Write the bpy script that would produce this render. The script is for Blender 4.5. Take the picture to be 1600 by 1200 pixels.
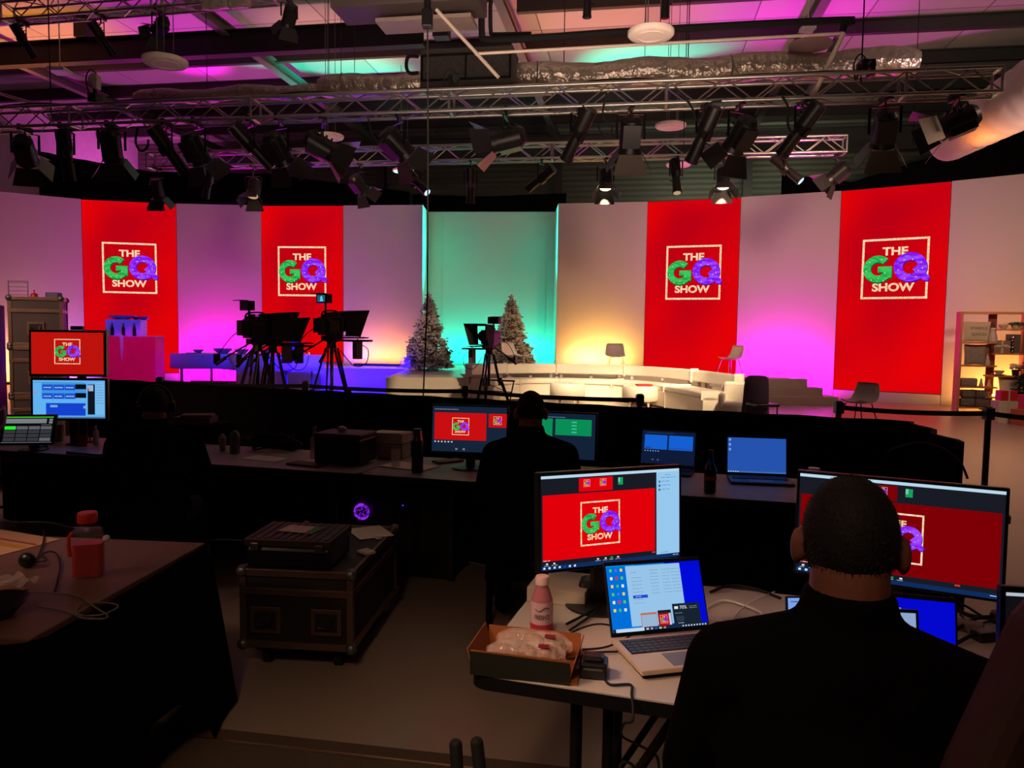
import bpy, math, random
from mathutils import Vector, Matrix, Euler
random.seed(7)
for o in list(bpy.data.objects): bpy.data.objects.remove(o)
SC = bpy.context.scene
COL = SC.collection
PI = math.pi
# ------------------------------------------------------------------ camera
FPX = 1180.0; EYE = 1.65
_p = math.radians(3.88); _r = math.radians(0.75)
CF = Vector((0, math.cos(_p), -math.sin(_p)))
_u0 = Vector((0, math.sin(_p), math.cos(_p)))
CR = Vector((1, 0, 0))*math.cos(_r) + _u0*math.sin(_r)
CU = Vector((-1, 0, 0))*math.sin(_r) + _u0*math.cos(_r)
cam_d = bpy.data.cameras.new('camera'); cam = bpy.data.objects.new('camera', cam_d); COL.objects.link(cam)
cam_d.sensor_width = 36; cam_d.lens = 36*FPX/1600; cam_d.clip_start = .05; cam_d.clip_end = 200
m = Matrix((CR, CU, -CF)).transposed().to_4x4(); m.translation = Vector((0, 0, EYE)); cam.matrix_world = m
SC.camera = cam
def at(px, py, Y):
    d = CF + CR*((px-800)/FPX) + CU*((600-py)/FPX); return Vector((0, 0, EYE)) + d*(Y/d.y)
def onz(px, py, z):
    d = CF + CR*((px-800)/FPX) + CU*((600-py)/FPX); return Vector((0, 0, EYE)) + d*((z-EYE)/d.z)
# the hall's own axes are turned against the camera
TH = math.radians(9.4); HS, HC = math.sin(TH), math.cos(TH)
def HU(u, v, z): return Vector((u*HC+v*HS, -u*HS+v*HC, z))
def at_v(px, py, v):
    d = CF + CR*((px-800)/FPX) + CU*((600-py)/FPX); return Vector((0, 0, EYE)) + d*(v/(d.x*HS+d.y*HC))
# ------------------------------------------------------------------ world and exposure
w = bpy.data.worlds.new('world'); SC.world = w; w.use_nodes = True
w.node_tree.nodes['Background'].inputs[0].default_value = (.35, .3, .3, 1)
w.node_tree.nodes['Background'].inputs[1].default_value = .002
SC.view_settings.view_transform = 'Standard'; SC.view_settings.look = 'None'
SC.view_settings.exposure = 0; SC.view_settings.gamma = 1; SC.view_settings.use_curve_mapping = False
def lin(c):
    return tuple(((x/255)/12.92 if x/255 <= .04045 else ((x/255+.055)/1.055)**2.4) for x in c)
def area(name, loc, target, sx, sy, watts, rgb, spread=180):
    l = bpy.data.lights.new(name, 'AREA'); l.shape = 'RECTANGLE'; l.size = sx; l.size_y = sy; l.energy = watts
    l.color = rgb; l.spread = math.radians(spread)
    o = bpy.data.objects.new(name, l); COL.objects.link(o); o.location = loc
    o.rotation_euler = (Vector(target)-Vector(loc)).to_track_quat('-Z', 'Y').to_euler(); return o
def spot(name, loc, target, watts, rgb, deg, blend=.3, r=.06):
    l = bpy.data.lights.new(name, 'SPOT'); l.energy = watts; l.color = rgb; l.spot_size = math.radians(deg); l.spot_blend = blend
    l.shadow_soft_size = r
    o = bpy.data.objects.new(name, l); COL.objects.link(o); o.location = loc
    o.rotation_euler = (Vector(target)-Vector(loc)).to_track_quat('-Z', 'Y').to_euler(); return o
# set wall corner points (x, y) along the arc, from far left to far right
WALLZ = 5.45
ARC = [onz(px, py, WALLZ) for px, py in [(-80, 292), (127, 311), (275, 318), (408, 321), (536, 321), (661, 320), (872, 318), (1012, 315), (1158, 308), (1315, 298), (1487, 283), (1760, 255)]]
MAG = (1, 0, .85); ORA = (1, .42, .06); TEA = (0, 1, .66); WARM = (1, .72, .42); BLU = (.01, 0, 1)
def uplight(a, b, z, watts, rgb, off=.45, frac=.6, zt=0):
    # a floor batten washing up one panel from a to b
    a = Vector((a.x, a.y, 0)); b = Vector((b.x, b.y, 0)); d = (b-a).normalized(); n = Vector((d.y, -d.x, 0))
    c = (a+b)/2 + n*off; c.z = z
    l = bpy.data.lights.new('batten_light', 'AREA'); l.shape = 'RECTANGLE'; l.size = (b-a).length*frac; l.size_y = .08
    l.energy = watts; l.color = rgb
    o = bpy.data.objects.new('batten_light', l); COL.objects.link(o); o.location = c
    dirv = Vector((0, 0, 1)) - n*.35
    q = dirv.normalized()
    zc = -q; xc = d; yc = zc.cross(xc).normalized(); xc = yc.cross(zc)
    o.rotation_euler = Matrix((xc, yc, zc)).transposed().to_euler()
    return c, d
BAT = []
BAT.append(uplight(ARC[0], ARC[1], .12, 110, ORA, frac=.4))
BAT.append(uplight(ARC[2], ARC[3], .12, 300, MAG))
BAT.append(uplight(ARC[4], ARC[5], .72, 52, (1, .3, .07)))
BAT.append(uplight(ARC[6], ARC[7], .72, 95, (1, .5, .12)))
BAT.append(uplight(ARC[8], ARC[9], .12, 300, MAG))
BAT.append(uplight(ARC[10], ARC[11], .12, 100, ORA))
REC_A = onz(650, 331, WALLZ); REC_B = onz(890, 331, WALLZ)
uplight(ARC[0].lerp(ARC[1], .62), ARC[1], .12, 90, (.3, .06, 1))
uplight(ARC[4], ARC[4].lerp(ARC[5], .3), .72, 12, (.35, .1, 1))
BAT.append(uplight(REC_A, REC_B, .72, 150, TEA, frac=.85))
# narrow beams of the same battens that reach the ceiling
CEZ = 9.0
def throw(i, px, py, watts, rgb, deg, z=.15):
    spot('batten_beam', BAT[i][0]+Vector((0, -.1 if i == 6 else -1.1, z)), onz(px, py, CEZ), watts, rgb, deg, 1, .15)
throw(4, 1250, -10, 9000, MAG, 42)
throw(3, 930, 20, 2900, (1, .3, .12), 46)
throw(2, 540, 60, 2600, (1, .42, .16), 36)
throw(6, 520, 112, 9000, TEA, 32)
throw(6, 1010, 98, 12000, TEA, 26)
throw(1, 260, 35, 2600, MAG, 26)
throw(1, 300, 100, 8000, MAG, 16)
throw(0, 50, 42, 5200, (1, .34, .02), 34)
area('back_uplight', (-12.6, 28.4, 6.0), (-15.8, 27.6, 8.3), .6, .3, 130, (1, .12, .8))
# beams of lit lanterns built further down, plus added spots with no body
spot('stage_beam', at_v(946, 282, 15.05)+Vector((0, -.12, -.28)), (1.8, 18.6, .3), 1700, WARM, 34, .7)
spot('stage_beam', at_v(1130, 280, 15.05)+Vector((.03, -.12, -.28)), (3.2, 17.8, .3), 1700, WARM, 38, .7)
spot('stage_beam', HU(2.4, 10.9, 4.3), (3.7, 16.9, .3), 2800, WARM, 30, .8)
spot('stage_beam', HU(-.2, 10.9, 4.3), (.9, 18.6, .4), 2000, WARM, 24, .8)
spot('stage_beam', HU(-6.6, 10.9, 4.3), (-9.55, 19, .85), 1500, MAG, 11, .4)  # added magenta spot to colour the counter, no lantern body
area('fill_light', (-5.2, 3.6, 4.0), (-4.75, 7.6, 1.5), .5, .5, 9, (1, .6, .42), 50)  # added fill to brighten the flight case stack
spot('stage_beam', HU(-2.4, 10.9, 4.3), (-2.35, 20.6, 1.5), 1000, WARM, 9, .5)  # added spot to brighten the left flocked tree
spot('stage_beam', HU(-.6, 10.9, 4.3), (-.1, 21.4, 1.5), 1000, WARM, 9, .5)  # added spot to brighten the right flocked tree
for tg, dg, wb in (((-8.2, 19.3, .8), 10, 2600), ((-6.6, 19.3, .7), 13, 2600), ((-5.6, 20.6, .15), 15, 46000), ((-3.9, 20.8, .1), 14, 46000), ((-9.6, 19.1, 1.98), 7, 3500)):
    spot('blue_beam', HU(-6.2+.12*dg, 10.9, 4.3), tg, wb, BLU, dg, .2)
# unseen area lights added by the long truss to wash the set walls warm
for u, tx, tz, wt in ((-9.5, -14.5, 3.0, 8), (-5.5, -5.5, 3.6, 19), (3.5, 4.5, 3.4, 36), (6.0, 8.5, 3.4, 10), (6.8, 12.2, 2.4, 26)):
    area('wall_wash', HU(u, 11.2, 4.5), (tx, 23, tz), .5, .35, wt, (1, .6, .42), 55)
# added fill lights without fixtures, dim and warm near the camera
area('fill_light', (-.7, -.6, 3.6), (-.25, 2.1, 0), .5, .5, 4.2, (1, .64, .4), 52)
area('fill_light', (-1.2, 1.4, 2.4), (.35, 2.05, .74), .3, .3, 1.3, (1, .62, .42), 36)
area('fill_light', (-2.2, -2.2, 4.2), (-.3, 3, .3), 1.0, 1.0, 3.5, (1, .5, .38))
area('fill_light', HU(9, 12, 5.6), HU(10, 14, 9), .6, .6, 80, (.85, 1, .62))  # added greenish fill for the right side of the ceiling
area('fill_light', (-2.7, 2.0, 1.9), (-1.95, 3.0, .74), .15, .15, .7, (1, .62, .42), 46)  # small fill added to brighten the striped paper
area('back_fill', HU(3, 25.8, 5.8), HU(3, 28, 7.2), 5, .3, 40, (.9, 1, .75), 170)  # added fill that lifts the back wall, no fixture there
spot('stage_beam', HU(1.0, 10.9, 4.3), (1.95, 21.2, 1.0), 3500, WARM, 7, .6)  # added narrow spot to whiten the chair behind the sofa
area('fill_light', (0, 6.0, 3.2), (0, 10.6, 8.4), 6, 3, 150, (1, .72, .55), 84)  # unseen fill in mid-air, added to lift the trusses and ceiling
area('fill_light', HU(7.5, 10, 6.2), (7.5, 9.5, 0), 1, 1, 135, (1, .66, .46), 110)  # overhead fill added to brighten the floor at the right
area('fill_light', HU(6.6, 9.2, 4.0), at(1600, 130, 11.5), .5, .5, 24, (1, .68, .66), 60)  # added fill aimed up at the fabric duct
spot('stage_beam', HU(-1.8, 10.9, 4.3), (-1.9, 17.2, .3), 1800, WARM, 15, .5)  # added spot to brighten the platform front
# ------------------------------------------------------------------ materials
MATS = {}
def mat(name, rgb, rough=.6, metal=0, bump=0, bscale=40, var=.12, vscale=6, trans=0, spec=.5, alpha=1):
    if name in MATS: return MATS[name]
    mt = bpy.data.materials.new(name); mt.use_nodes = True; nt = mt.node_tree; b = nt.nodes['Principled BSDF']
    c = lin(rgb)
    tc = nt.nodes.new('ShaderNodeTexCoord'); nz = nt.nodes.new('ShaderNodeTexNoise'); nz.inputs['Scale'].default_value = vscale
    nz.inputs['Detail'].default_value = 4
    nt.links.new(tc.outputs['Object'], nz.inputs['Vector'])
    mx = nt.nodes.new('ShaderNodeMix'); mx.data_type = 'RGBA'
    mx.inputs[6].default_value = (*[x*(1-var) for x in c], 1); mx.inputs[7].default_value = (*[min(1, x*(1+var)) for x in c], 1)
    nt.links.new(nz.outputs[0], mx.inputs[0]); nt.links.new(mx.outputs[2], b.inputs['Base Color'])
    b.inputs['Roughness'].default_value = rough; b.inputs['Metallic'].default_value = metal
    b.inputs['Specular IOR Level'].default_value = spec
    if trans: b.inputs['Transmission Weight'].default_value = trans
    if alpha < 1: b.inputs['Alpha'].default_value = alpha
    if bump:
        n2 = nt.nodes.new('ShaderNodeTexNoise'); n2.inputs['Scale'].default_value = bscale
        bp = nt.nodes.new('ShaderNodeBump'); bp.inputs['Strength'].default_value = bump; bp.inputs['Distance'].default_value = .02
        nt.links.new(tc.outputs['Object'], n2.inputs['Vector']); nt.links.new(n2.outputs[0], bp.inputs['Height'])
        nt.links.new(bp.outputs[0], b.inputs['Normal'])
    MATS[name] = mt; return mt
def em(rgb, k=1.0, stripes=None, name=None):
    key = ('em', tuple(rgb), k, stripes)
    if key in MATS: return MATS[key]
    mt = bpy.data.materials.new(name or 'glowing_%d_%d_%d' % tuple(rgb)); mt.use_nodes = True; nt = mt.node_tree
    for n in list(nt.nodes): nt.nodes.remove(n)
    out = nt.nodes.new('ShaderNodeOutputMaterial'); e = nt.nodes.new('ShaderNodeEmission'); e.inputs[1].default_value = k
    c = lin(rgb); e.inputs[0].default_value = (*c, 1)
    if stripes:
        tc = nt.nodes.new('ShaderNodeTexCoord'); nz = nt.nodes.new('ShaderNodeTexNoise')
        nz.inputs['Scale'].default_value = stripes[0]; nz.inputs['Detail'].default_value = 1.5
        mp = nt.nodes.new('ShaderNodeMapping'); mp.inputs['Rotation'].default_value = (0, .5, 0); mp.inputs['Scale'].default_value = (1, 1, stripes[2])
        rp = nt.nodes.new('ShaderNodeMapRange'); rp.inputs[1].default_value = .4; rp.inputs[2].default_value = .6
        mx = nt.nodes.new('ShaderNodeMix'); mx.data_type = 'RGBA'
        mx.inputs[6].default_value = (*c, 1); mx.inputs[7].default_value = (*lin(stripes[1]), 1)
        nt.links.new(tc.outputs['Object'], mp.inputs[0]); nt.links.new(mp.outputs[0], nz.inputs['Vector'])
        nt.links.new(nz.outputs[0], rp.inputs[0]); nt.links.new(rp.outputs[0], mx.inputs[0]); nt.links.new(mx.outputs[2], e.inputs[0])
    nt.links.new(e.outputs[0], out.inputs[0]); MATS[key] = mt; return mt
# ------------------------------------------------------------------ mesh builder
class MB:
    def __init__(s, M=None): s.v = []; s.f = []; s.mi = []; s.M = M or Matrix()
    def add(s, vs, fs, m=0):
        k = len(s.v); s.v += [tuple(s.M @ Vector(v)) for v in vs]
        s.f += [tuple(i+k for i in f) for f in fs]; s.mi += [m]*len(fs); return s
    def poly(s, pts, m=0): return s.add(pts, [tuple(range(len(pts)))], m)
    def box(s, c, d, m=0, rot=None):
        hx, hy, hz = d[0]/2, d[1]/2, d[2]/2
        vs = [Vector((x, y, z)) for x in (-hx, hx) for y in (-hy, hy) for z in (-hz, hz)]
        if rot is not None: vs = [rot @ v for v in vs]
        vs = [v+Vector(c) for v in vs]
        return s.add(vs, [(0, 1, 3, 2), (4, 6, 7, 5), (0, 4, 5, 1), (2, 3, 7, 6), (0, 2, 6, 4), (1, 5, 7, 3)], m)
    def bar(s, a, b, wx, wz, m=0):
        a = Vector(a); b = Vector(b); d = b-a; q = d.to_track_quat('Y', 'Z').to_matrix()
        return s.box((a+b)/2, (wx, d.length, wz), m, q)
    def cyl(s, a, b, r0, r1=None, n=12, m=0, caps=True):
        if r1 is None: r1 = r0
        a = Vector(a); b = Vector(b); q = (b-a).to_track_quat('Z', 'Y').to_matrix(); vs = []
        for p, r in ((a, r0), (b, r1)):
            for i in range(n): vs.append(p + q @ Vector((r*math.cos(2*PI*i/n), r*math.sin(2*PI*i/n), 0)))
        fs = [(i, (i+1) % n, n+(i+1) % n, n+i) for i in range(n)]
        if caps: fs += [tuple(range(n-1, -1, -1)), tuple(range(n, 2*n))]
        return s.add(vs, fs, m)
    def tube(s, pts, r, n=6, m=0, closed=False):
        pts = [Vector(p) for p in pts]; N = len(pts); vs = []; up = Vector((0, 0, 1))
        for i, p in enumerate(pts):
            t = (pts[(i+1) % N]-pts[i-1]) if closed else (pts[min(i+1, N-1)]-pts[max(i-1, 0)])
            if t.length < 1e-9: t = Vector((0, 0, 1))
            t.normalize(); a = t.cross(up)
            if a.length < .1: a = t.cross(Vector((1, 0, 0)))
            a.normalize(); b = t.cross(a); up = -b if False else (a.cross(t))
            rr = r[i] if isinstance(r, (list, tuple)) else r
            for k in range(n): vs.append(p + (a*math.cos(2*PI*k/n)+b*math.sin(2*PI*k/n))*rr)
        fs = []
        for i in range(N if closed else N-1):
            j = (i+1) % N
            for k in range(n): fs.append((i*n+k, i*n+(k+1) % n, j*n+(k+1) % n, j*n+k))
        if not closed: fs += [tuple(range(n-1, -1, -1)), tuple(range((N-1)*n, N*n))]
        return s.add(vs, fs, m)
    def lathe(s, prof, n=20, m=0, o=(0, 0, 0)):
        vs = []; fs = []; o = Vector(o)
        for r, z in prof:
            for k in range(n): vs.append(o+Vector((r*math.cos(2*PI*k/n), r*math.sin(2*PI*k/n), z)))
        for i in range(len(prof)-1):
            for k in range(n): fs.append((i*n+k, i*n+(k+1) % n, (i+1)*n+(k+1) % n, (i+1)*n+k))
        if prof[0][0] > 1e-4: fs.append(tuple(range(n-1, -1, -1)))
        if prof[-1][0] > 1e-4: fs.append(tuple(range((len(prof)-1)*n, len(prof)*n)))
        return s.add(vs, fs, m)
    def sph(s, c, r, m=0, n=14, h=9):
        if not isinstance(r, (tuple, list)): r = (r, r, r)
        c = Vector(c); vs = [c+Vector((0, 0, -r[2]))]; fs = []
        for i in range(1, h):
            a = -PI/2+PI*i/h
            for k in range(n): vs.append(c+Vector((r[0]*math.cos(a)*math.cos(2*PI*k/n), r[1]*math.cos(a)*math.sin(2*PI*k/n), r[2]*math.sin(a))))
        vs.append(c+Vector((0, 0, r[2]))); L = len(vs)-1
        for k in range(n):
            fs.append((0, 1+(k+1) % n, 1+k)); fs.append((L, 1+(h-2)*n+k, 1+(h-2)*n+(k+1) % n))
            for i in range(h-2): fs.append((1+i*n+k, 1+i*n+(k+1) % n, 1+(i+1)*n+(k+1) % n, 1+(i+1)*n+k))
        return s.add(vs, fs, m)
    def cap(s, a, b, r0, r1): s.cyl(a, b, r0, r1, 14); s.sph(a, r0); s.sph(b, r1); return s
    def prism(s, out, z0, z1, m=0):
        n = len(out)
        return s.add([(x, y, z0) for x, y in out]+[(x, y, z1) for x, y in out],
                     [tuple(range(n-1, -1, -1)), tuple(range(n, 2*n))]+[(i, (i+1) % n, n+(i+1) % n, n+i) for i in range(n)], m)
    def rect(s, x0, z0, x1, z1, lay=0, m=0, dl=.0007):     # a rectangle on a screen that faces -Y
        y = -lay*dl; return s.add([(x0, y, z0), (x1, y, z0), (x1, y, z1), (x0, y, z1)], [(0, 1, 2, 3)], m)
    def build(s, name, mats, parent=None, smooth=False, bevel=0, sub=0):
        me = bpy.data.meshes.new(name); me.from_pydata(s.v, [], s.f)
        if not isinstance(mats, (list, tuple)): mats = [mats]
        for k in mats: me.materials.append(k)
        me.polygons.foreach_set('material_index', s.mi)
        if smooth: me.polygons.foreach_set('use_smooth', [True]*len(me.polygons))
        me.update()
        o = bpy.data.objects.new(name, me); COL.objects.link(o)
        if parent: o.parent = parent
        if bevel:
            b = o.modifiers.new('bevel', 'BEVEL'); b.width = bevel; b.segments = 2; b.limit_method = 'ANGLE'
        if sub:
            b = o.modifiers.new('sub', 'SUBSURF'); b.levels = sub; b.render_levels = sub
        if smooth and not sub:
            try: me.set_sharp_from_angle(angle=math.radians(50))
            except Exception: pass
        return o
def tag(o, label, cat, group=None, kind=None):
    o['label'] = label; o['category'] = cat
    if group: o['group'] = group
    if kind: o['kind'] = kind
    return o
def thing(name, label, cat, loc=(0, 0, 0), rz=0, group=None):
    o = bpy.data.objects.new(name, None); COL.objects.link(o); o.empty_display_size = .1
    o.location = loc; o.rotation_euler = (0, 0, rz); return tag(o, label, cat, group)
def struct(o): o['kind'] = 'structure'; return o
def copy_tree(o, loc, rz, label, group=None):
    def rec(x, par):
        c = x.copy(); COL.objects.link(c)
        if par: c.parent = par
        for ch in x.children: rec(ch, c)
        return c
    c = rec(o, None); c.location = loc; c.rotation_euler = (0, 0, rz); c['label'] = label
    if group: c['group'] = group
    return c
def RZ(a): return Matrix.Rotation(a, 3, 'Z')
def RX(a): return Matrix.Rotation(a, 3, 'X')
def spline(pts, k=6):
    pts = [Vector(p) for p in pts]; P = [pts[0]]+pts+[pts[-1]]; out = []
    for i in range(1, len(P)-2):
        for j in range(k):
            t = j/k; a, b, c, d = P[i-1], P[i], P[i+1], P[i+2]
            out.append(.5*((2*b)+(c-a)*t+(2*a-5*b+4*c-d)*t*t+(3*b-a-3*c+d)*t**3))
    out.append(pts[-1]); return out
def text_geo(body, bold=.03):
    cu = bpy.data.curves.new('t', 'FONT'); cu.body = body; cu.offset = bold; cu.resolution_u = 4; cu.fill_mode = 'FRONT'
    o = bpy.data.objects.new('t', cu); COL.objects.link(o)
    bpy.context.view_layer.update()
    me = o.evaluated_get(bpy.context.evaluated_depsgraph_get()).to_mesh()
    vs = [v.co.copy() for v in me.vertices]; fs = [tuple(p.vertices) for p in me.polygons]
    bpy.data.objects.remove(o); bpy.data.curves.remove(cu)
    x0 = min(v.x for v in vs); x1 = max(v.x for v in vs); y0 = min(v.y for v in vs); y1 = max(v.y for v in vs)
    return [((v.x-x0)/(x1-x0)-.5, (v.y-y0)/(y1-y0)-.5) for v in vs], fs
TXT = {}
def text(mb, body, cx, cz, wd, ht, y, m, bold=.03):
    if (body, bold) not in TXT: TXT[(body, bold)] = text_geo(body, bold)
    vs, fs = TXT[(body, bold)]
    mb.add([(cx+x*wd, y, cz+z*ht) for x, z in vs], fs, m)
# the show logo: material slots m..m+6 = gold, green, dark green, violet, dark violet, lamp blue, lamp warm
def logo_mats(k=1.0, dim=1.0, sc=4):
    s = lambda c: tuple(int(x*dim) for x in c)
    return [em(s((236, 188, 128)), k, (30*sc/4, s((255, 232, 205)), 1)), em(s((16, 176, 78)), k, (sc, s((60, 200, 90)), 2.6)), em(s((8, 70, 40)), k),
            em(s((132, 22, 248)), k, (sc, s((160, 72, 255)), 2.6)), em(s((70, 10, 140)), k), em(s((60, 160, 255)), k), em(s((255, 214, 120)), k)]
def logo(mb, cx, cz, S, y0, dl, m):
    def ring(ox, oz, ro, ri, a0, a1, y, mm, n=36, sx=1.0):
        vs = []
        for i in range(n+1):
            a = math.radians(a0+(a1-a0)*i/n)
            for r in (ri, ro): vs.append((cx+S*(ox+r*math.cos(a)*sx), y, cz+S*(oz+r*math.sin(a))))
        mb.add(vs, [(2*i, 2*i+1, 2*i+3, 2*i+2) for i in range(n)], mm)
    def q(x0, z0, x1, z1, y, mm): mb.add([(cx+S*x0, y, cz+S*z0), (cx+S*x1, y, cz+S*z0), (cx+S*x1, y, cz+S*z1), (cx+S*x0, y, cz+S*z1)], [(0, 1, 2, 3)], mm)
    def pq(pts, y, mm): mb.add([(cx+S*a, y, cz+S*b) for a, b in pts], [tuple(range(len(pts)))], mm)
    h, b = .5, .034
    q(-h, -h, h, -h+b, y0-dl, m); q(-h, h-b, h, h, y0-dl, m); q(-h, -h+b, -h+b, h-b, y0-dl, m); q(h-b, -h+b, h, h-b, y0-dl, m)
    text(mb, 'THE', cx, cz+S*.29, S*.385, S*.135, y0-dl, m, .035); text(mb, 'SHOW', cx-S*.01, cz-S*.305, S*.635, S*.14, y0-dl, m, .035)
    for sh, lay, c1, c2 in ((.018, 2, m+2, m+4), (0, 3, m+1, m+3)):
        y = y0-dl*lay; gx, gz = -.25+sh*.5, 0-sh
        ring(gx, gz, .225, .108, 48, 338, y, c1, sx=1.0)
        q(gx+.0, gz-.055, gx+.212, gz+.04, y-dl*.3, c1); q(gx+.11, gz-.15, gx+.212, gz-.055, y-dl*.3, c1)
        qx, qz = .235+sh*.5, .02-sh
        ring(qx, qz, .238, .112, 0, 360, y, c2, 44, 1.04)
        pq([(qx+.03, qz-.04), (qx+.10, qz+.03), (qx+.29, qz-.17), (qx+.26, qz-.235), (qx+.2, qz-.225)], y-dl*.3, c2)
    rd = random.Random(3); y = y0-dl*4
    for gx, gz, ph in ((-.25, 0, 0), (.235, .02, 1)):       # fairy lights wound over the letters
        for i in range(13):
            a = i*2.399+ph; r = .12+.1*rd.random(); x = gx+r*math.cos(a); z = gz+r*math.sin(a); e = .011
            if ph == 0 and abs(a % (2*PI)) < .6: continue
            pq([(x-e, z), (x, z-e), (x+e, z), (x, z+e)], y, m+5+(i % 3 > 0))
        for k in range(5):
            a0 = k*1.25+ph; pts = [(gx+(.115+.11*t)*math.cos(a0+t*.9), gz+(.115+.11*t)*math.sin(a0+t*.9)) for t in (0, .33, .66, 1)]
            for i in range(3):
                if ph == 0 and not (.5 < (a0+i*.3) % (2*PI) < 5.6): continue
                (x0, z0), (x1, z1) = pts[i], pts[i+1]; w_ = .0035
                pq([(x0, z0-w_), (x1, z1-w_), (x1, z1+w_), (x0, z0+w_)], y-dl*.3, m+(2 if ph == 0 else 4))
# ------------------------------------------------------------------ common materials
BLK = mat('black_paint', (20, 19, 20), .5); BLKM = mat('black_metal', (34, 32, 33), .35, .6, .1, 60)
DRAPE = mat('black_drape', (14, 12, 13), .95, 0, .4, 25, spec=.1); PLAS = mat('black_plastic', (18, 18, 20), .35)
RUB = mat('dark_rubber', (12, 12, 12), .8); ALU = mat('aluminium', (176, 172, 170), .32, .9, .08, 80)
STEEL = mat('steel_grey', (120, 118, 118), .4, .7); WHITE = mat('white_plastic', (225, 222, 218), .4); PAP = mat('paper', (215, 205, 190), .8)
SETW = mat('off_white_scenic_paint', (188, 180, 172), .75, 0, .05, 10, .03, 1.2)
CHR = mat('chrome', (200, 200, 205), .15, 1)
# ------------------------------------------------------------------ the hall
FLOOR = mat('studio_floor', (158, 138, 122), .3, 0, .12, 3.5, .12, .7)
fl = MB(); fl.poly([HU(-24, -8, 0), HU(24, -8, 0), HU(24, 30, 0), HU(-24, 30, 0)]); struct(fl.build('floor', FLOOR))
CARP = mat('dark_carpet', (92, 76, 60), .9, 0, .5, 120, .2, 30)
a, b = Vector((-1.16, 2.92, 0)), Vector((-.22, 2.76, 0)); d = (b-a).normalized(); n = Vector((d.y, -d.x, 0))
cp = MB(); q0 = a-d*3; q1 = b+d*3
cp.prism([tuple(q0.xy), tuple((q0+n*3.5).xy), tuple((q1+n*3.5).xy), tuple(q1.xy)][::-1], .0, .006); struct(cp.build('floor', CARP))
st = MB(); st.bar(q0+Vector((0, 0, .008)), q1+Vector((0, 0, .008)), .012, .006); struct(st.build('trim_1', mat('brass_strip', (190, 165, 130), .3, .9)))
st = MB(); st.bar(q0-n*.045+Vector((0, 0, .003)), q1-n*.045+Vector((0, 0, .003)), .08, .004); struct(st.build('trim_2', mat('brown_floor_tape', (88, 66, 50), .7)))
def wallmat(name, rgb, sc, wave=0):
    mt = mat(name, rgb, .7, 0, 0, 1, .08, .6); nt = mt.node_tree
    tc = nt.nodes['Texture Coordinate']; wv = nt.nodes.new('ShaderNodeTexWave'); wv.bands_direction = 'Z'; wv.inputs['Scale'].default_value = sc
    bp = nt.nodes.new('ShaderNodeBump'); bp.inputs['Strength'].default_value = .6; bp.inputs['Distance'].default_value = .05
    nt.links.new(tc.outputs['Object'], wv.inputs['Vector']); nt.links.new(wv.outputs[1], bp.inputs['Height']); nt.links.new(bp.outputs[0], nt.nodes['Principled BSDF'].inputs['Normal'])
    return mt
VB = 28.0; UL = -20.0; UR = 19.0
BACKW = wallmat('dark_cladding', (96, 96, 84), 1.6)
wl = MB(); wl.poly([HU(UL, VB, 0), HU(UR, VB, 0), HU(UR, VB, CEZ), HU(UL, VB, CEZ)][::-1]); struct(wl.build('wall_back', BACKW))
wl = MB(); wl.poly([HU(UL, -8, 0), HU(UL, VB, 0), HU(UL, VB, CEZ), HU(UL, -8, CEZ)]); struct(wl.build('wall_left', mat('white_wall_lining', (200, 192, 190), .8, 0, .3, 2)))
wl = MB(); wl.poly([HU(UR, -8, 0), HU(UR, VB, 0), HU(UR, VB, CEZ), HU(UR, -8, CEZ)][::-1]); struct(wl.build('wall_right', mat('dark_wall', (60, 54, 50), .8)))
wl = MB(); wl.poly([HU(UL, -8, 0), HU(UR, -8, 0), HU(UR, -8, CEZ), HU(UL, -8, CEZ)]); struct(wl.build('wall_front', mat('dark_wall', (60, 54, 50), .8)))
# ceiling: square panels with slightly different greys
cm = mat('ceiling_panels', (176, 172, 160), .75); nt = cm.node_tree
tc = nt.nodes['Texture Coordinate']; mp = nt.nodes.new('ShaderNodeMapping'); mp.inputs['Rotation'].default_value = (0, 0, TH)
bk = nt.nodes.new('ShaderNodeTexBrick'); bk.inputs['Scale'].default_value = .2; bk.inputs['Mortar Size'].default_value = .003; bk.offset = 0
bk.inputs['Color1'].default_value = (.34, .33, .3, 1); bk.inputs['Color2'].default_value = (.5, .48, .43, 1); bk.inputs['Mortar'].default_value = (.1, .1, .1, 1)
nt.links.new(tc.outputs['Object'], mp.inputs[0]); nt.links.new(mp.outputs[0], bk.inputs['Vector']); nt.links.new(bk.outputs[0], nt.nodes['Principled BSDF'].inputs['Base Color'])
ce = MB(); ce.poly([HU(UL, -8, CEZ), HU(UL, VB, CEZ), HU(UR, VB, CEZ), HU(UR, -8, CEZ)]); struct(ce.build('ceiling', cm))
BEAM = mat('dark_beam_paint', (62, 55, 54), .6, .1, .05, 20); BEAML = mat('grey_beam_paint', (112, 102, 98), .6, .1, .05, 20)
k = 3
def ibeam(a, b, h, wd, mt):
    global k
    o = MB(); a = Vector(a); b = Vector(b)
    o.bar(a, b, .03, h); up = Vector((0, 0, h/2)); o.bar(a+up, b+up, wd, .03); o.bar(a-up, b-up, wd, .035)
    ob = struct(o.build('trim_%d' % k, mt)); k += 1; return ob
for v in (12.5, 14.7, 16.9, 19.1, 21.3, 23.5, 25.7): ibeam(HU(UL if v != 16.9 else -2.8, v, CEZ-.17), HU(UR, v, CEZ-.17), .3, .14, BEAM)
for u in (-16.2, -9.6, -3.0, 3.6, 10.2, 16.8): ibeam(HU(u, 6, CEZ-.42), HU(u, VB, CEZ-.42), .24, .2, BEAML)
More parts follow.
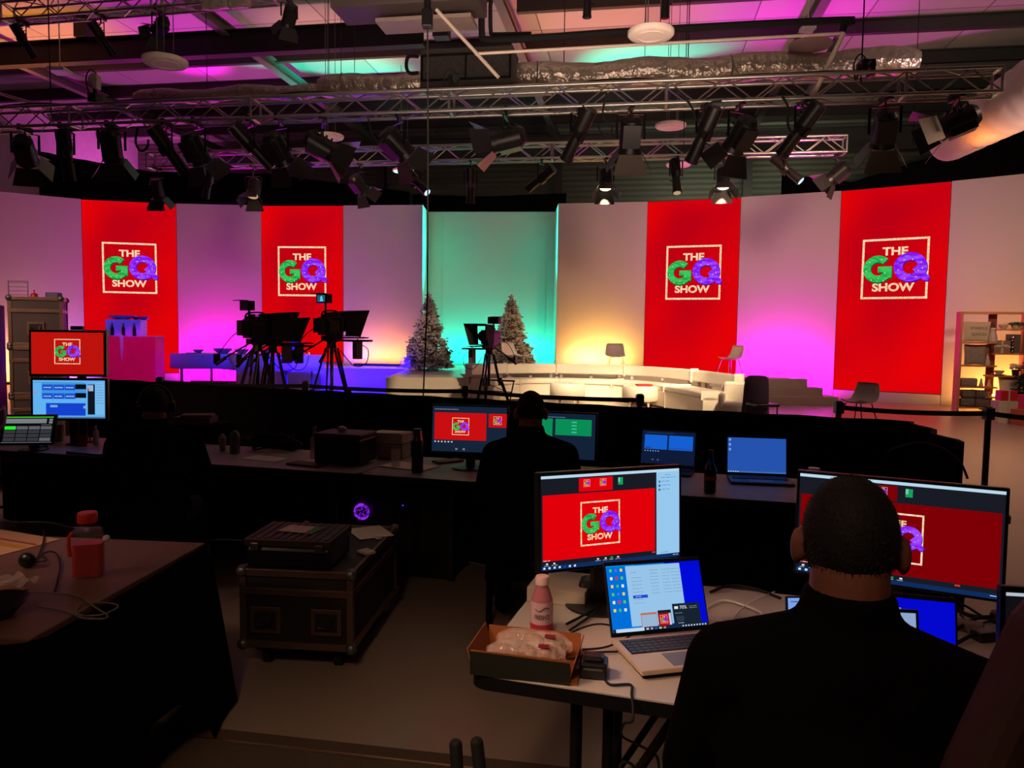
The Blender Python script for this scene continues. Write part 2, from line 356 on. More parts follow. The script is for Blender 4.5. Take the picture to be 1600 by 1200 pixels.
# the deep main beam on the left and its column post
g0, g1 = at_v(-200, 98, 16.7), at_v(662, 56, 16.7)
ibeam(g0, Vector((g1.x, g1.y, g0.z)), .52, .26, mat('main_beam_paint', (40, 32, 32), .6))
o = MB(); pz = at_v(560, 55, 16.7).z
for px in (132, 690):
    p = at_v(px, 60, 16.6); o = MB(); o.box((p.x, p.y, (p.z+CEZ)/2), (.34, .3, CEZ-p.z), 0, RZ(-TH)); struct(o.build('trim_%d' % k, BEAM)); k += 1
# eaves beam in front of the back wall
ibeam(HU(-13, VB-1.2, 8.15), HU(12, VB-1.2, 8.15), .75, .3, mat('eaves_beam_paint', (70, 66, 66), .6))
# columns on the back wall
for u in (-9.6, -3.0, 3.6, 10.2):
    o = MB(); p = HU(u, VB-.5, 4); o.box(p, (.3, .3, 8.6), 0, RZ(-TH)); struct(o.build('trim_%d' % k, BEAM)); k += 1
# black masking drapes above and beside the set
def drape_wall(name, pts, label, z0=None):
    # pts: (x, y, ztop) with soft vertical folds
    o = MB(); vs = []; fs = []; N = 0; th = .03
    for i in range(len(pts)-1):
        a = Vector(pts[i]); b = Vector(pts[i+1]); L = (b-a).xy.length; kk = max(2, int(L/.12)); d = Vector((b.x-a.x, b.y-a.y, 0)).normalized(); nn = Vector((d.y, -d.x, 0))
        for j in range(kk+(i == len(pts)-2)):
            p = a.lerp(b, j/kk); off = nn*(.04*math.sin(N*1.3)); N += 1
            vs += [(p.x+off.x, p.y+off.y, z0 or 0), (p.x+off.x, p.y+off.y, p.z), (p.x+off.x+nn.x*th, p.y+off.y+nn.y*th, p.z), (p.x+off.x+nn.x*th, p.y+off.y+nn.y*th, z0 or 0)]
    n4 = len(vs)//4
    for i in range(n4-1):
        for e in range(4): fs.append((4*i+e, 4*i+(e+1) % 4, 4*i+4+(e+1) % 4, 4*i+4+e))
    fs += [(0, 1, 2, 3), (4*n4-1, 4*n4-2, 4*n4-3, 4*n4-4)]
    o.add(vs, fs); return tag(o.build(name, DRAPE, None, True), label, 'drape')
def bh(px, py, Y): p = at(px, py, Y); return (p.x, p.y, p.z)
drape_wall('masking_drape', [bh(-140, 200, 25.4), bh(0, 224, 25.6), bh(120, 248, 26), bh(235, 268, 26.6), bh(420, 272, 27), bh(640, 300, 26.9)], 'tall black masking drape rising above the left half of the set wall', .01)
drape_wall('masking_drape', [bh(645, 304, 26.9), bh(760, 307, 26.8), bh(885, 302, 26.6)], 'black masking drape behind the green lit recess between the white panels', .01)
drape_wall('masking_drape', [bh(1222, 272, 24.4), bh(1330, 285, 23.2), bh(1440, 250, 22), bh(1600, 205, 20.6), bh(1760, 170, 19.4)], 'black masking drape rising above the right end of the set wall', .01)
# ------------------------------------------------------------------ set walls
def panel(a, b, z0, z1, th, mt, name, label, cat):
    a = Vector((a.x, a.y, 0)); b = Vector((b.x, b.y, 0)); c = (a+b)/2; d = (b-a); t = thing(name, label, cat, (c.x, c.y, 0), math.atan2(d.y, d.x))
    L = d.length
    return t, L
pan = [(0, 'white', 'pinkish lit off-white set panel at the far left edge'), (1, 'led', ''), (2, 'white', 'tall set panel lit magenta between the two left red screens'), (3, 'led', ''),
       (4, 'white', 'tall set panel lit orange at its foot, left of the green recess'), (6, 'white', 'tall set panel with a yellow glow behind the curved sofa, right of the green recess'), (7, 'led', ''),
       (8, 'white', 'tall set panel lit magenta above the steps between the two right red screens'), (9, 'led', ''), (10, 'white', 'tall beige set panel behind the wooden shelf unit at the right')]
ledlab = {1: 'tall red LED screen with show logo behind the magenta counter, leftmost', 3: 'tall red LED screen with show logo behind the tripod television cameras',
          7: 'tall red LED screen with show logo behind the right half of the sofa', 9: 'tall red LED screen with show logo behind the grey shell chair, rightmost'}
RED = em((240, 2, 6), .9, (.3, (196, 0, 20), 1), 'red_screen')
LM = logo_mats(1.0, 1.0, 4)
for i, kd, lab in pan:
    if kd == 'white':
        t, L = panel(ARC[i], ARC[i+1], 0, WALLZ, .08, SETW, 'set_panel', lab, 'wall panel')
        o = MB(); o.box((0, .05, WALLZ/2), (L-.012, .1, WALLZ)); o.build('panel_face', SETW, t, bevel=.004)
        o = MB()
        for x in (-L/2+.15, 0, L/2-.15): o.box((x, .13, WALLZ/2), (.06, .05, WALLZ-.2))
        o.build('back_batten', mat('timber', (150, 120, 80), .7), t)
    else:
        t, L = panel(ARC[i], ARC[i+1], 0, WALLZ, .08, RED, 'led_screen', ledlab[i], 'screen', )
        t['group'] = 'red LED screens in the set wall'
        z0 = .26 if i in (1, 7, 9) else .66
        o = MB(); o.box((0, .06, (z0+WALLZ)/2), (L-.01, .1, WALLZ-z0)); o.build('cabinet', BLK, t)
        o = MB(); o.rect(-L/2+.004, z0+.02, L/2-.004, WALLZ-.015, 0, 0)
        ctr = {1: (203, 419), 3: (472, 424), 7: (1083, 426), 9: (1397, 420)}[i]
        p = at(ctr[0], ctr[1], t.location.y); dx = (p.xy-t.location.xy).length*(1 if p.x > t.location.x else -1)
        logo(o, dx, p.z, 1.52, -.004, .004, 1)
        o.build('display', [RED]+LM, t)
        o = MB(); o.box((0, .05, z0/2), (L-.01, .12, z0)); o.build('skirting', SETW, t)
# recess: returns and back panel
t = thing('set_panel', 'recessed set panel lit green behind the two flocked trees', 'wall panel', ((REC_A.x+REC_B.x)/2, (REC_A.y+REC_B.y)/2, 0), math.atan2(REC_B.y-REC_A.y, REC_B.x-REC_A.x))
L = (REC_B-REC_A).xy.length; o = MB(); o.box((0, .05, WALLZ/2), (L, .1, WALLZ)); o.build('panel_face', SETW, t)
o = MB()
for fx in (-.32, .35): o.box((fx*L, -.006, WALLZ/2), (.03, .012, WALLZ)); 
o.build('joint_cover', SETW, t)
for P, lab, dx in ((ARC[5], 'narrow return panel on the left side of the green recess', .05), (ARC[6], 'narrow return panel on the right side of the green recess', -.05)):
    Q = REC_A if dx > 0 else REC_B
    end = Vector((P.x+dx*2, REC_A.y+(REC_B.y-REC_A.y)*((P.x-REC_A.x)/(REC_B.x-REC_A.x)), 0))
    o = MB(); o.bar((P.x-dx, P.y+.11, WALLZ/2), (P.x-dx, end.y-.02, WALLZ/2), .08, WALLZ); tag(o.build('return_panel', SETW), lab, 'wall panel')
# batten fixtures
blab = ['floor batten washing the far left set panel orange', 'floor batten below the left magenta lit panel', 'floor batten below the orange lit panel left of the recess', 'floor batten below the yellow glowing panel behind the sofa',
        'floor batten below the magenta lit panel by the steps', 'floor batten below the beige panel behind the shelf unit', 'floor batten lighting the recess green behind the trees']
for (c, d), lab, e in zip(BAT, blab, [ORA, MAG, ORA, ORA, MAG, ORA, TEA]):
    t = thing('light_batten', lab, 'light', (c.x, c.y, .0 if c.z < .5 else .6), math.atan2(d.y, d.x), 'floor battens along the set wall')
    o = MB(); o.box((0, 0, .035), (1.5, .09, .07)); o.build('housing', BLK, t, bevel=.006)
    o = MB(); o.box((0, 0, .074), (1.44, .05, .008)); o.build('lens_strip', em(tuple(int(255*x) for x in e), 1.2), t)
# ------------------------------------------------------------------ stage
STG = mat('stage_deck', (186, 174, 160), .35, 0, .15, 3, .06, 1.5); STGF = mat('stage_fascia', (182, 172, 160), .6, 0, .04, 8, .04)
SZ = .6
front = [(-7.7, 21.0), (-2.95, 21.25), (-2.86, 17.07), (-1.12, 17.47), (-1.32, 18.95), (-.1, 20.0), (1.7, 20.25), (3.6, 19.75), (5.3, 19.1), (7.0, 19.05)]
back = [(7.05, 19.6), (6.0, 20.8), (3.75, 21.8), (1.5, 22.3), (1.12, 22.4), (1.12, 23.85), (-2.6, 24.1), (-2.6, 22.9), (-5.2, 23.15), (-7.5, 23.35)]
t = thing('stage_platform', 'raised pale stage platform along the middle of the set wall', 'stage', (0, 0, 0))
o = MB(); o.prism(front+back, SZ-.02, SZ); o.build('deck', STG, t)
o = MB(); n_ = len(front+back); o.prism(front+back, 0, SZ-.021); o.build('fascia', STGF, t)
# steps
t = thing('stage_steps', 'three pale steps up to the stage below the right magenta panel', 'steps', (6.2, 19.0, 0))
for j in range(3):
    z1 = .2*(j+1); o = MB(); x1 = 1.7-.28*j; y0 = -.78+.26*j; o.box(((x1-1.3)/2, (y0+.0)/2-.03, z1-.1), (x1+1.3, -y0-.02, .2)); o.build('step', STGF, t, bevel=.006)
# ------------------------------------------------------------------ trusses
def truss(name, label, a, b, wd=.29, pitch=.36, ends=True):
    a = Vector(a); b = Vector(b); d = b-a; L = d.length; rz = math.atan2(d.y, d.x)
    t = thing(name, label, 'truss', a, rz); h = wd/2; tilt = math.asin((b.z-a.z)/L)
    t.rotation_euler = (0, -tilt, rz)
    for y in (-h, h):
        for z in (-h, h):
            o = MB(); o.cyl((0, y, z), (L, y, z), .025, n=8); o.build('chord', ALU, t, True)
    o = MB(); n = int(L/pitch)
    for i in range(n):
        x0 = i*L/n; x1 = x0+L/n; f = i % 2
        for y in (-h, h): o.cyl((x0, y, -h if f else h), (x1, y, h if f else -h), .011, n=5)
        for z in (-h, h): o.cyl((x0, -h if f else h, z), (x1, h if f else -h, z), .011, n=5)
        if i % 8 == 0 or i == n-1:
            xx = x0 if i < n-1 else L
            for y in (-h, h): o.cyl((xx, y, -h), (xx, y, h), .02, n=6)
            for z in (-h, h): o.cyl((xx, -h, z), (xx, h, z), .02, n=6)
    o.build('lacing', ALU, t, True); return t
T2a, T2b = at_v(-140, 193, 10.5), at_v(1558, 129, 10.5)
truss('lighting_truss', 'long aluminium lighting truss crossing the whole picture, nearest and longest', T2a, T2b)
T3a, T3b = at_v(235, 252, 15.05), at_v(1320, 227, 15.05)
truss('lighting_truss', 'shorter aluminium truss hung behind the long truss, above the set wall', T3a, T3b)
T1a, T1b = at_v(12, 22, 12.2), at_v(430, -12, 12.2)
truss('lighting_truss', 'short aluminium truss end at the top left corner', T1a, T1b)
# wires that carry the trusses
def wire(px, py0, py1, v, r, label, mt=BLKM, name='suspension_wire'):
    p = at_v(px, py1, v); z1 = at_v(px, py0, v).z
    o = MB(); o.cyl((p.x, p.y, p.z), (p.x, p.y, CEZ-.005), r, n=6); return tag(o.build(name, mt), label, 'wire')
# ------------------------------------------------------------------ lanterns
GEL = {'off': mat('dark_lens', (40, 42, 55), .1), 'blue': em((30, 40, 255), 1.0), 'warm': em((255, 236, 190), 6.0), 'dim': em((210, 170, 130), .8), 'cyan': em((190, 225, 255), 1.5)}
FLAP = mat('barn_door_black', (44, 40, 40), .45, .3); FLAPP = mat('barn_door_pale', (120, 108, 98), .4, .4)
LANT = mat('lantern_black', (30, 27, 28), .4, .3, .08, 50)
def lantern(kind, px, py, v, ztruss, yaw, pitch, lens, label, sc=1.0, pale=(), group=None):
    p = at_v(px, py, v); t = thing('fresnel_lantern' if kind == 'F' else 'profile_lantern', label, 'stage light', p, 0, group)
    R = RZ(yaw) @ RX(-pitch)          # local +Y = beam direction, pitched down
    Mx = R.to_4x4() @ Matrix.Scale(sc, 4); top = max(.22, ztruss-p.z)
    if kind == 'F':
        o = MB(Mx); o.cyl((0, -.19, 0), (0, .1, 0), .125, .125, 16); o.cyl((0, -.24, 0), (0, -.19, 0), .09, .125, 16); o.cyl((0, .1, 0), (0, .16, 0), .125, .14, 16); o.box((0, -.04, -.1), (.2, .26, .1))
        for j in range(4): o.box((0, -.16+.07*j, .125), (.16, .02, .03))
        o.build('body', LANT, t, True)
        o = MB(Mx); o.cyl((0, .15, 0), (0, .163, 0), .115, .115, 18); o.build('lens', GEL[lens], t)
        for j in range(4):
            a = j*PI/2; Rj = Matrix.Rotation(a, 4, 'Y'); o = MB(Mx @ Rj); s1, s2, ln, fl_ = .13, .2 if j % 2 == 0 else .15, .24, .13
            vs = [(-s1, .165, .13), (s1, .165, .13), (s2, .165+ln*.85, .13+fl_), (-s2, .165+ln*.85, .13+fl_)]
            vs += [(x, y, z+.006) for x, y, z in vs]
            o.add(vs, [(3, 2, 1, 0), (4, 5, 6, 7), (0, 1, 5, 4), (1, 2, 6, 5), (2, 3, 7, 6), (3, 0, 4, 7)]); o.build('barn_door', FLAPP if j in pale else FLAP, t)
        yw = .16
    else:
        o = MB(Mx); o.cyl((0, -.32, 0), (0, -.05, 0), .1, .1, 14); o.cyl((0, -.05, 0), (0, .05, 0), .105, .075, 14); o.cyl((0, .05, 0), (0, .34, 0), .075, .082, 14); o.cyl((0, .34, 0), (0, .37, 0), .09, .09, 14)
        for j in range(5): o.box((0, -.29+.05*j, .1), (.12, .015, .03))
        o.box((0, .0, -.09), (.07, .12, .05)); o.build('body', LANT, t, True)
        o = MB(Mx); o.cyl((0, .371, 0), (0, .378, 0), .07, .07, 14); o.build('lens', GEL[lens], t)
        o = MB(Mx); o.box((.1, .12, 0), (.05, .02, .02)); o.box((-.1, -.02, 0), (.06, .02, .02)); o.build('focus_knob', BLKM, t)
        yw = .125
    # yoke turns only about z
    My = RZ(yaw).to_4x4() @ Matrix.Scale(sc, 4); o = MB(My); h = min(.27, top/sc*.8)
    for s_ in (-1, 1): o.bar((s_*yw, 0, -.02), (s_*yw, 0, h), .03, .008)
    o.bar((-yw, 0, h), (yw, 0, h), .03, .01); o_yoke = o.build('yoke', BLKM, t)
    yk = o_yoke
    o = MB(); o.cyl((0, 0, h*sc), (0, 0, top+.04), .014, n=8); o.box((0, 0, top+.01), (.05, .32, .09)); o.build('clamp', BLKM, yk)
    return t
D = math.radians
def trz(A, B, p): f = ((Vector(p)-A).xy.dot((B-A).xy))/((B-A).xy.length_squared); return A.z+(B.z-A.z)*f-.16
lt = [('F', 40, 238, 200, 35, 'blue', 'first barn door lantern from the left under the long truss, blue glow', (1,)), ('P', 103, 240, 175, 78, 'off', 'narrow tube lantern pointing straight down, second from the left under the long truss', ()),
      ('F', 175, 232, 195, 62, 'blue', 'barn door lantern with blue lens rim left of the cable loop under the long truss', (3,)), ('P', 262, 232, 140, 50, 'off', 'slim tube lantern tilted right beside the cable loop under the long truss', ()),
      ('F', 308, 236, 150, 55, 'blue', 'barn door lantern overlapping the left end of the rear truss', ()), ('P', 392, 226, 130, 42, 'off', 'long tube lantern tilted down right, left of a dark pair under the long truss', ()),
      ('F', 436, 236, 150, 50, 'off', 'dark lantern beside the white disc left of the centre', ()), ('F', 505, 230, 105, 28, 'off', 'barn door lantern with magenta lit flap in front of the left white disc', (0,)),
      ('F', 622, 228, 125, 38, 'cyan', 'barn door lantern aimed down right just left of the hanging cable', (0,)), ('F', 790, 218, 260, 12, 'blue', 'blue rimmed barn door lantern aimed left near the picture centre', (2,)),
      ('P', 904, 208, 215, 50, 'off', 'tube lantern pointing down left between the centre and the frontal barn door light', ()), ('F', 985, 215, 178, 62, 'off', 'barn door lantern facing the camera with a wide grey flap', (2,)),
      ('P', 1100, 208, 210, 55, 'off', 'tube lantern with flat bracket right of the small pale disc', ()), ('F', 1155, 214, 205, 45, 'dim', 'large barn door lantern with a bright edged flap right of the pale disc', ()),
      ('P', 1252, 200, 215, 45, 'off', 'tube lantern next to the white sloping bar under the long truss', ()), ('F', 1382, 206, 165, 55, 'dim', 'lantern with wide open pale barn doors below the right part of the long truss', (0, 1, 2)),
      ('F', 1492, 192, 250, 22, 'dim', 'lantern with carrying handle and tan barn doors beside the big fabric duct', (2, 3))]
for kd, px, py, yw, pt, ln, lab, pale in lt:
    lantern(kd, px, py, 10.5, trz(T2a, T2b, at_v(px, py, 10.5)), D(yw-180), D(pt), ln, lab, 1.15 if kd == 'F' else 1.1, pale, 'lanterns on the long truss')
lt3 = [('F', 246, 298, 180, 65, 'off', 'dark lantern furthest left under the rear truss', ()), ('P', 325, 285, 215, 50, 'off', 'dark slim lantern under the left part of the rear truss', ()), ('F', 396, 296, 0, 65, 'dim', 'faintly glowing lantern under the rear truss above the second red screen', ()),
       ('F', 562, 290, 140, 40, 'off', 'dark barn door lantern under the rear truss above the orange lit panel', ()), ('P', 650, 284, 60, 40, 'cyan', 'small tube lantern with a tiny bright lens below the green lit disc', ()), ('P', 735, 288, 180, 75, 'off', 'dark tube lantern pointing down above the green recess', ()),
       ('P', 846, 278, 235, 30, 'off', 'slanted tube lantern pointing left above the right edge of the recess', ()), ('F', 946, 282, 0, 66, 'warm', 'brightly lit round lantern above the yellow glowing panel', ()), ('P', 1056, 274, 5, 72, 'dim', 'tube lantern in front of the green disc above the right centre', ()),
       ('F', 1130, 280, -10, 66, 'warm', 'brightly lit round lantern above the third red screen', ()), ('P', 1228, 264, 60, 42, 'cyan', 'dark tube lantern with tiny bright lens above the right magenta panel', ()), ('F', 1308, 272, 235, 38, 'off', 'dark lantern at the right end of the rear truss', (0,))]
for kd, px, py, yw, pt, ln, lab, pale in lt3:
    lantern(kd, px, py, 15.05, trz(T3a, T3b, at_v(px, py, 15.05)), D(yw-180), D(pt), ln, lab, 1.0, pale, 'lanterns on the rear truss')
for kd, px, py, yw, pt, ln, lab in (('P', 36, 62, 150, 55, 'off', 'profile lantern at the top left corner, below the truss end'), ('P', 158, 58, 145, 50, 'off', 'profile lantern in front of the dark main beam, second from the left corner'),
        ('F', 250, 42, 230, 20, 'off', 'short lantern at the top left above the white ceiling disc'), ('F', 452, 26, 215, 45, 'off', 'short lantern before the main beam, left of the grey box duct')):
    lantern(kd, px, py, 12.2, trz(T1a, T1b, at_v(px, py, 12.2)), D(yw-180), D(pt), ln, lab, .85, (), 'lanterns on the corner truss')
for px, lab in ((918, 'black lamp housing cut by the top edge, left of the largest disc'), (1040, 'black lamp housing cut by the top edge, directly above the big ceiling disc')):
    lantern('P', px, -4, 12, CEZ-.1, 0, D(85), 'off', lab, .8, (), 'lamps cut by the top edge')
# power cables looped under the trusses
def cable(name, pts, r, label, mt=RUB, cat='cable', k_=6):
    o = MB(); o.tube(spline(pts, k_), r, 6); return tag(o.build(name, mt, None, True), label, cat)
A2 = lambda px, py: at_v(px, py, 10.2)
cable('power_cable', [A2(215, 200), A2(212, 222), A2(220, 236), A2(230, 230), A2(232, 218)], .016, 'thick black cable loop below the left part of the long truss')
cable('power_cable', [A2(948, 145), A2(942, 180), A2(956, 200), A2(950, 212), A2(938, 205), A2(934, 190)], .014, 'black cable dropping in an S curve right of the centre tube lantern')
cable('power_cable', [A2(1055, 138), A2(1072, 155), A2(1083, 172), A2(1088, 190)], .014, 'black cable running from the truss to the bracket lantern')
cable('power_cable', [A2(1128, 158), A2(1112, 160), A2(1100, 170), A2(1096, 185)], .014, 'short curved cable beside the lantern with flat bracket')
cable('power_cable', [A2(1222, 150), A2(1232, 170), A2(1231, 195), A2(1240, 212)], .016, 'black cable falling from the truss to the lantern by the white bar')
cable('power_cable', [A2(575, 185), A2(582, 210), A2(592, 222), A2(600, 215)], .01, 'thin drooping cable left of the barn door lantern near the hanging cable')
cable('power_cable', [T2a.lerp(T2b, .03+.9*f)+Vector((.0, -.06+.05*math.sin(f*40), .19+.012*math.sin(f*61))) for f in [i/30 for i in range(31)]], .014, 'black cable run lying along the top of the long truss')
# hanging cable with hoist
p0 = at(668, 30, 7.3); pb = at(661, 628, 7.6)
t = thing('chain_hoist', 'black chain hoist at the top centre with a long thin cable hanging down', 'hoist', (p0.x, p0.y, p0.z))
o = MB(); o.box((0, 0, .0), (.1, .1, .16)); o.cyl((0, 0, .08), (0, 0, .18), .035, n=10); o.build('motor', BLKM, t, bevel=.01)
o = MB(); o.tube([(0, 0, .1), (0, 0, CEZ-p0.z-.01)], .012, 6); o.build('chain', STEEL, t)
o = MB(); o.tube([(0, 0, -.06), (.0, .1, -1.2), (-.01, .2, -2.6), (pb.x-p0.x, pb.y-p0.y, pb.z-p0.z)], .008, 6); o.build('hanging_cable', RUB, t)
# moving head / camera heads clamped on the long truss
for px, py, lab in ((148, 130, 'white and black remote camera head on the truss at the left'), (708, 130, 'small black remote camera head above the long truss at the centre'), (1350, 110, 'black remote camera head on top of the long truss at the right')):
    p = at_v(px, py, 10.5); t = thing('camera_head', lab, 'camera head', p, 0, None)
    h = 5.0-p.z
    o = MB(); o.cyl((0, 0, h), (0, 0, -.02), .03, n=10); o.box((0, 0, h+.1), (.12, .2, .12)); o.build('post', BLKM, t)
    o = MB(); o.sph((0, 0, .05), (.09, .09, .1)); o.box((.06, -.06, .0), (.06, .14, .2)); o.cyl((0, -.02, .05), (.05, -.14, .02), .05, .055, 12); o.build('head', mat('pale_plastic', (190, 175, 165), .5) if px < 200 else PLAS, t, True)
    o = MB(); o.tube(spline([(.03, 0, .14), (-.06, 0, .2), (-.13, 0, .08), (-.1, 0, -.12), (-.05, 0, h+.1)]), .01); o.build('lead', RUB, t)
# ------------------------------------------------------------------ ducts and ceiling equipment
FOIL = mat('silver_foil', (200, 186, 172), .33, .7, .9, 7, .1, 3)
FOIL.node_tree.nodes['Bump'].inputs['Distance'].default_value = .07
def duct(px0, py0, px1, py1, v, r0, r1, name, label, mt, seg=1.0, bends=0):
    a = at_v(px0, py0, v); b = at_v(px1, py1, v); L = (b-a).length; N = int(L/.14); t = thing(name, label, 'duct', a)
    pts = []; rs = []
    for i in range(N+1):
        f = i/N; p = (b-a)*f; p.z += .03*math.sin(i*.5); ph = (f*L) % seg; pinch = .93 if ph < .14 else 1.0
        pts.append(p); rs.append((r0+(r1-r0)*f)*pinch*(1+.03*math.sin(i*1.7)))
    rs[0] *= .8; rs[-1] *= .8
    o = MB(); o.tube(pts, rs, 22); o.build('sleeve', mt, t, True)
    o = MB()
    for i in range(3, N, int(seg/.14*2)): o.tube([pts[i]+Vector((0, rs[i]*1.02*math.cos(q), rs[i]*1.02*math.sin(q))) for q in [j*PI/10 for j in range(20)]], .012, 5, closed=True)
    o.build('strap', STEEL, t); return t
duct(212, 153, 500, 141, 13.2, .125, .13, 'foil_duct', 'thin left section of the wrinkled silver foil duct above the trusses', FOIL, .9)
duct(500, 137, 668, 131, 13.2, .2, .21, 'foil_duct', 'middle section of the silver foil duct left of the caged unit', FOIL, 1.1)
duct(800, 122, 1434, 96, 13.0, .22, .22, 'foil_duct', 'thick right section of the silver foil duct running to the right', FOIL, 1.6)
duct(318, 8, 388, 6, 11, .1, .1, 'foil_duct', 'short stub of foil duct at the top left', FOIL, .5)
FAB = mat('white_duct_fabric', (214, 200, 188), .85, 0, .4, 5, .06)
pa, pm, pb2 = at(1660, 118, 11.0), at(1560, 175, 12.2), at(1478, 225, 14.0)
t = thing('fabric_duct', 'big white fabric duct coming in from the right edge, glowing orange beneath', 'duct', pa)
o = MB(); P = spline([Vector((0, 0, 0)), pm-pa, pb2-pa], 14); R_ = [(.52-.2*i/len(P))*(1+.02*math.sin(i*2.3)) for i in range(len(P))]; R_[-1] *= .7
o.tube(P, R_, 24); o.build('sleeve', FAB, t, True)
o = MB()
for i in (6, 18): o.tube([P[i]+Vector((-R_[i]*.8*math.sin(q)*.6, R_[i]*.2*math.sin(q), R_[i]*1.03*math.cos(q))) for q in [j*PI/10 for j in range(20)]], .012, 5, closed=True)
o.build('strap', STEEL, t)
area('duct_lamp', at(1520, 262, 12.3), pm+Vector((.1, 0, -.1)), .25, .25, 6, (1, .3, .05))
# caged air unit
p = at_v(728, 104, 12.4); t = thing('air_unit', 'dark caged air handling unit hanging above the truss at the centre', 'air unit', p, -TH)
o = MB(); o.box((0, .3, 0), (1.55, .6, .62)); o.build('casing', mat('air_unit_casing', (66, 60, 58), .6), t, bevel=.01)
o = MB()
for i in range(9):
    x = -.64+i*.16
    for s_ in (-1, 1): o.bar((x-.1, -.02, -.14*s_), (x+.1, -.02, .14*s_), .008, .008)
o.build('grille', STEEL, t)
o = MB()
for z in (-.2, .2): o.bar((-.74, -.015, z), (.74, -.015, z), .03, .03)
for x in (-.74, 0, .74): o.bar((x, -.015, -.2), (x, -.015, .2), .03, .03)
o.build('frame', BLKM, t)
o = MB(); o.box((.45, .0, -.42), (1.9, .5, .05)); o.build('tray', mat('pale_tray', (150, 138, 128), .5), t)
o = MB(); o.tube(spline([(-.78, -.1, .16), (-.95, -.1, .16), (-.98, -.1, .0), (-.92, -.1, -.1), (-.78, -.1, -.1)]), .03); o.build('pipe_loop', RUB, t, True)
# box duct above it
p = at_v(640, 18, 11.6); t = thing('box_duct', 'grey rectangular box duct with foil wrapped edge at the top centre', 'duct', p, -TH)
o = MB(); o.box((0, 0, .16), (2.3, .7, .36)); o.build('casing', mat('box_duct_grey', (90, 78, 76), .6), t, bevel=.01)
o = MB(); o.box((-.2, -.36, .3), (2.0, .03, .14)); o.build('foil_edge', FOIL, t)
o = MB(); o.box((.25, .1, -.16), (1.5, .5, .06)); o.build('pale_flange', mat('pale_flange', (170, 150, 140), .6), t)
for x in (-1.0, 1.0): o = MB(); o.cyl((x, 0, .34), (x, 0, CEZ-p.z-.01), .01, n=6); o.build('hanger', STEEL, t)
# insulated pipes
V = 12.0
p0 = at_v(745, 8, V)
cable('insulated_pipe', [at_v(700, 8, V), at_v(745, 8, V), at_v(752, 14, V), at_v(753, 52, V), at_v(760, 62, V), at_v(830, 60, V), at_v(1000, 48, V), at_v(1310, 32, V), at_v(1318, 38, V), at_v(1316, 50, V)], .055, 'black insulated pipe running from the caged unit to the right below the ceiling', RUB, 'pipe', 4)
cable('insulated_pipe', [at_v(700, 2, 12.2), at_v(762, 0, 12.2), at_v(766, 10, 12.2), at_v(767, 50, 12.2), at_v(775, 54, 12.2), at_v(830, 53, 12.2)], .035, 'thinner black pipe bending beside the insulated pipe', RUB, 'pipe', 4)
def barthing(name, a, b, r, label, mt, cat='bar'):
    o = MB(); o.cyl(a, b, r, n=10); return tag(o.build(name, mt, None, True), label, cat)
WB = mat('white_bar_paint', (205, 185, 172), .5)
barthing('white_bar', at_v(682, 15, 10.0), at_v(779, 121, 10.0), .025, 'white diagonal bar crossing the caged unit', WB)
barthing('white_bar', at_v(1318, 52, 10.6), at_v(1252, 188, 10.6), .032, 'white sloping bar in front of the duct at the right', WB)
barthing('white_bar', at_v(742, 84, 10.0), at_v(1318, 52, 10.6), .02, 'thin pale horizontal bar joining the two diagonal bars', WB)
barthing('grey_brace', at_v(1308, 60, 13.6), at_v(1262, 150, 13.6), .06, 'dark grey brace behind the white sloping bar', BEAML)
barthing('grey_brace', at_v(0, 146, 13.6), at_v(82, 171, 13.6), .03, 'thin pale brace sloping down at the far left', WB)
# discs
def disc(px, py, wpx, Y, label, mt=None, name='acoustic_disc', ring=True, tag_group='round discs hung below the ceiling'):
    p = at(px, py, Y); r = wpx/2/FPX*Y; t = thing(name, label, 'ceiling disc', p, 0, tag_group)
    o = MB(); o.lathe([(0, -.03), (r*.55, -.03), (r*.56, -.04), (r*.62, -.04), (r*.63, -.03), (r*.93, -.03), (r, -.01), (r, .03), (r*.9, .045), (0, .045)], 32); o.build('disc', mt or mat('disc_white', (225, 205, 195), .6), t, True)
    for q in (0, 2.1, 4.2): o = MB(); o.cyl((r*.4*math.cos(q), r*.4*math.sin(q), .04), (r*.4*math.cos(q), r*.4*math.sin(q), CEZ-p.z-.01), .006, n=5); o.build('hanger', STEEL, t)
    return t
disc(258, 97, 66, 10.5, 'white oval disc at the top left above the silver duct')
disc(1017, 53, 70, 9.5, 'largest pale ceiling disc, top centre right between the pipes')
disc(515, 214, 43, 16, 'pinkish disc between the two trusses at the left centre')
disc(1048, 197, 47, 16.5, 'pinkish disc between the two trusses at the right centre')
disc(630, 267, 32, 21.5, 'disc glowing green below the rear truss, left one')
disc(1060, 258, 37, 21.5, 'disc glowing green below the rear truss, right one')
p = at(1262, 45, 12.2); o = MB(); o.box(p, (.2, .2, .06)); o.cyl(p, (p.x, p.y, CEZ-.005), .01, n=6); tag(o.build('access_point', WHITE, None, False, .01), 'small white ceiling box with a blue lamp near the white sloping bar', 'access point')
p = at(1266, 72, 12.2); o = MB(); o.lathe([(0, -.08), (.15, -.06), (.33, .0), (.33, .03), (.1, .05), (0, .05)], 24, 0, p); tag(o.build('bell_shade', mat('pale_grille', (170, 140, 145), .5), None, True), 'round pale bell shaped fitting below the white ceiling box', 'fitting')
p = at(94, 111, 13); o = MB(); o.box(p, (.28, .3, .06)); o.cyl(p, (p.x, p.y, CEZ-.005), .01, n=6); tag(o.build('access_point', WHITE, None, False, .012), 'small white ceiling box at the left below the main beam', 'access point')
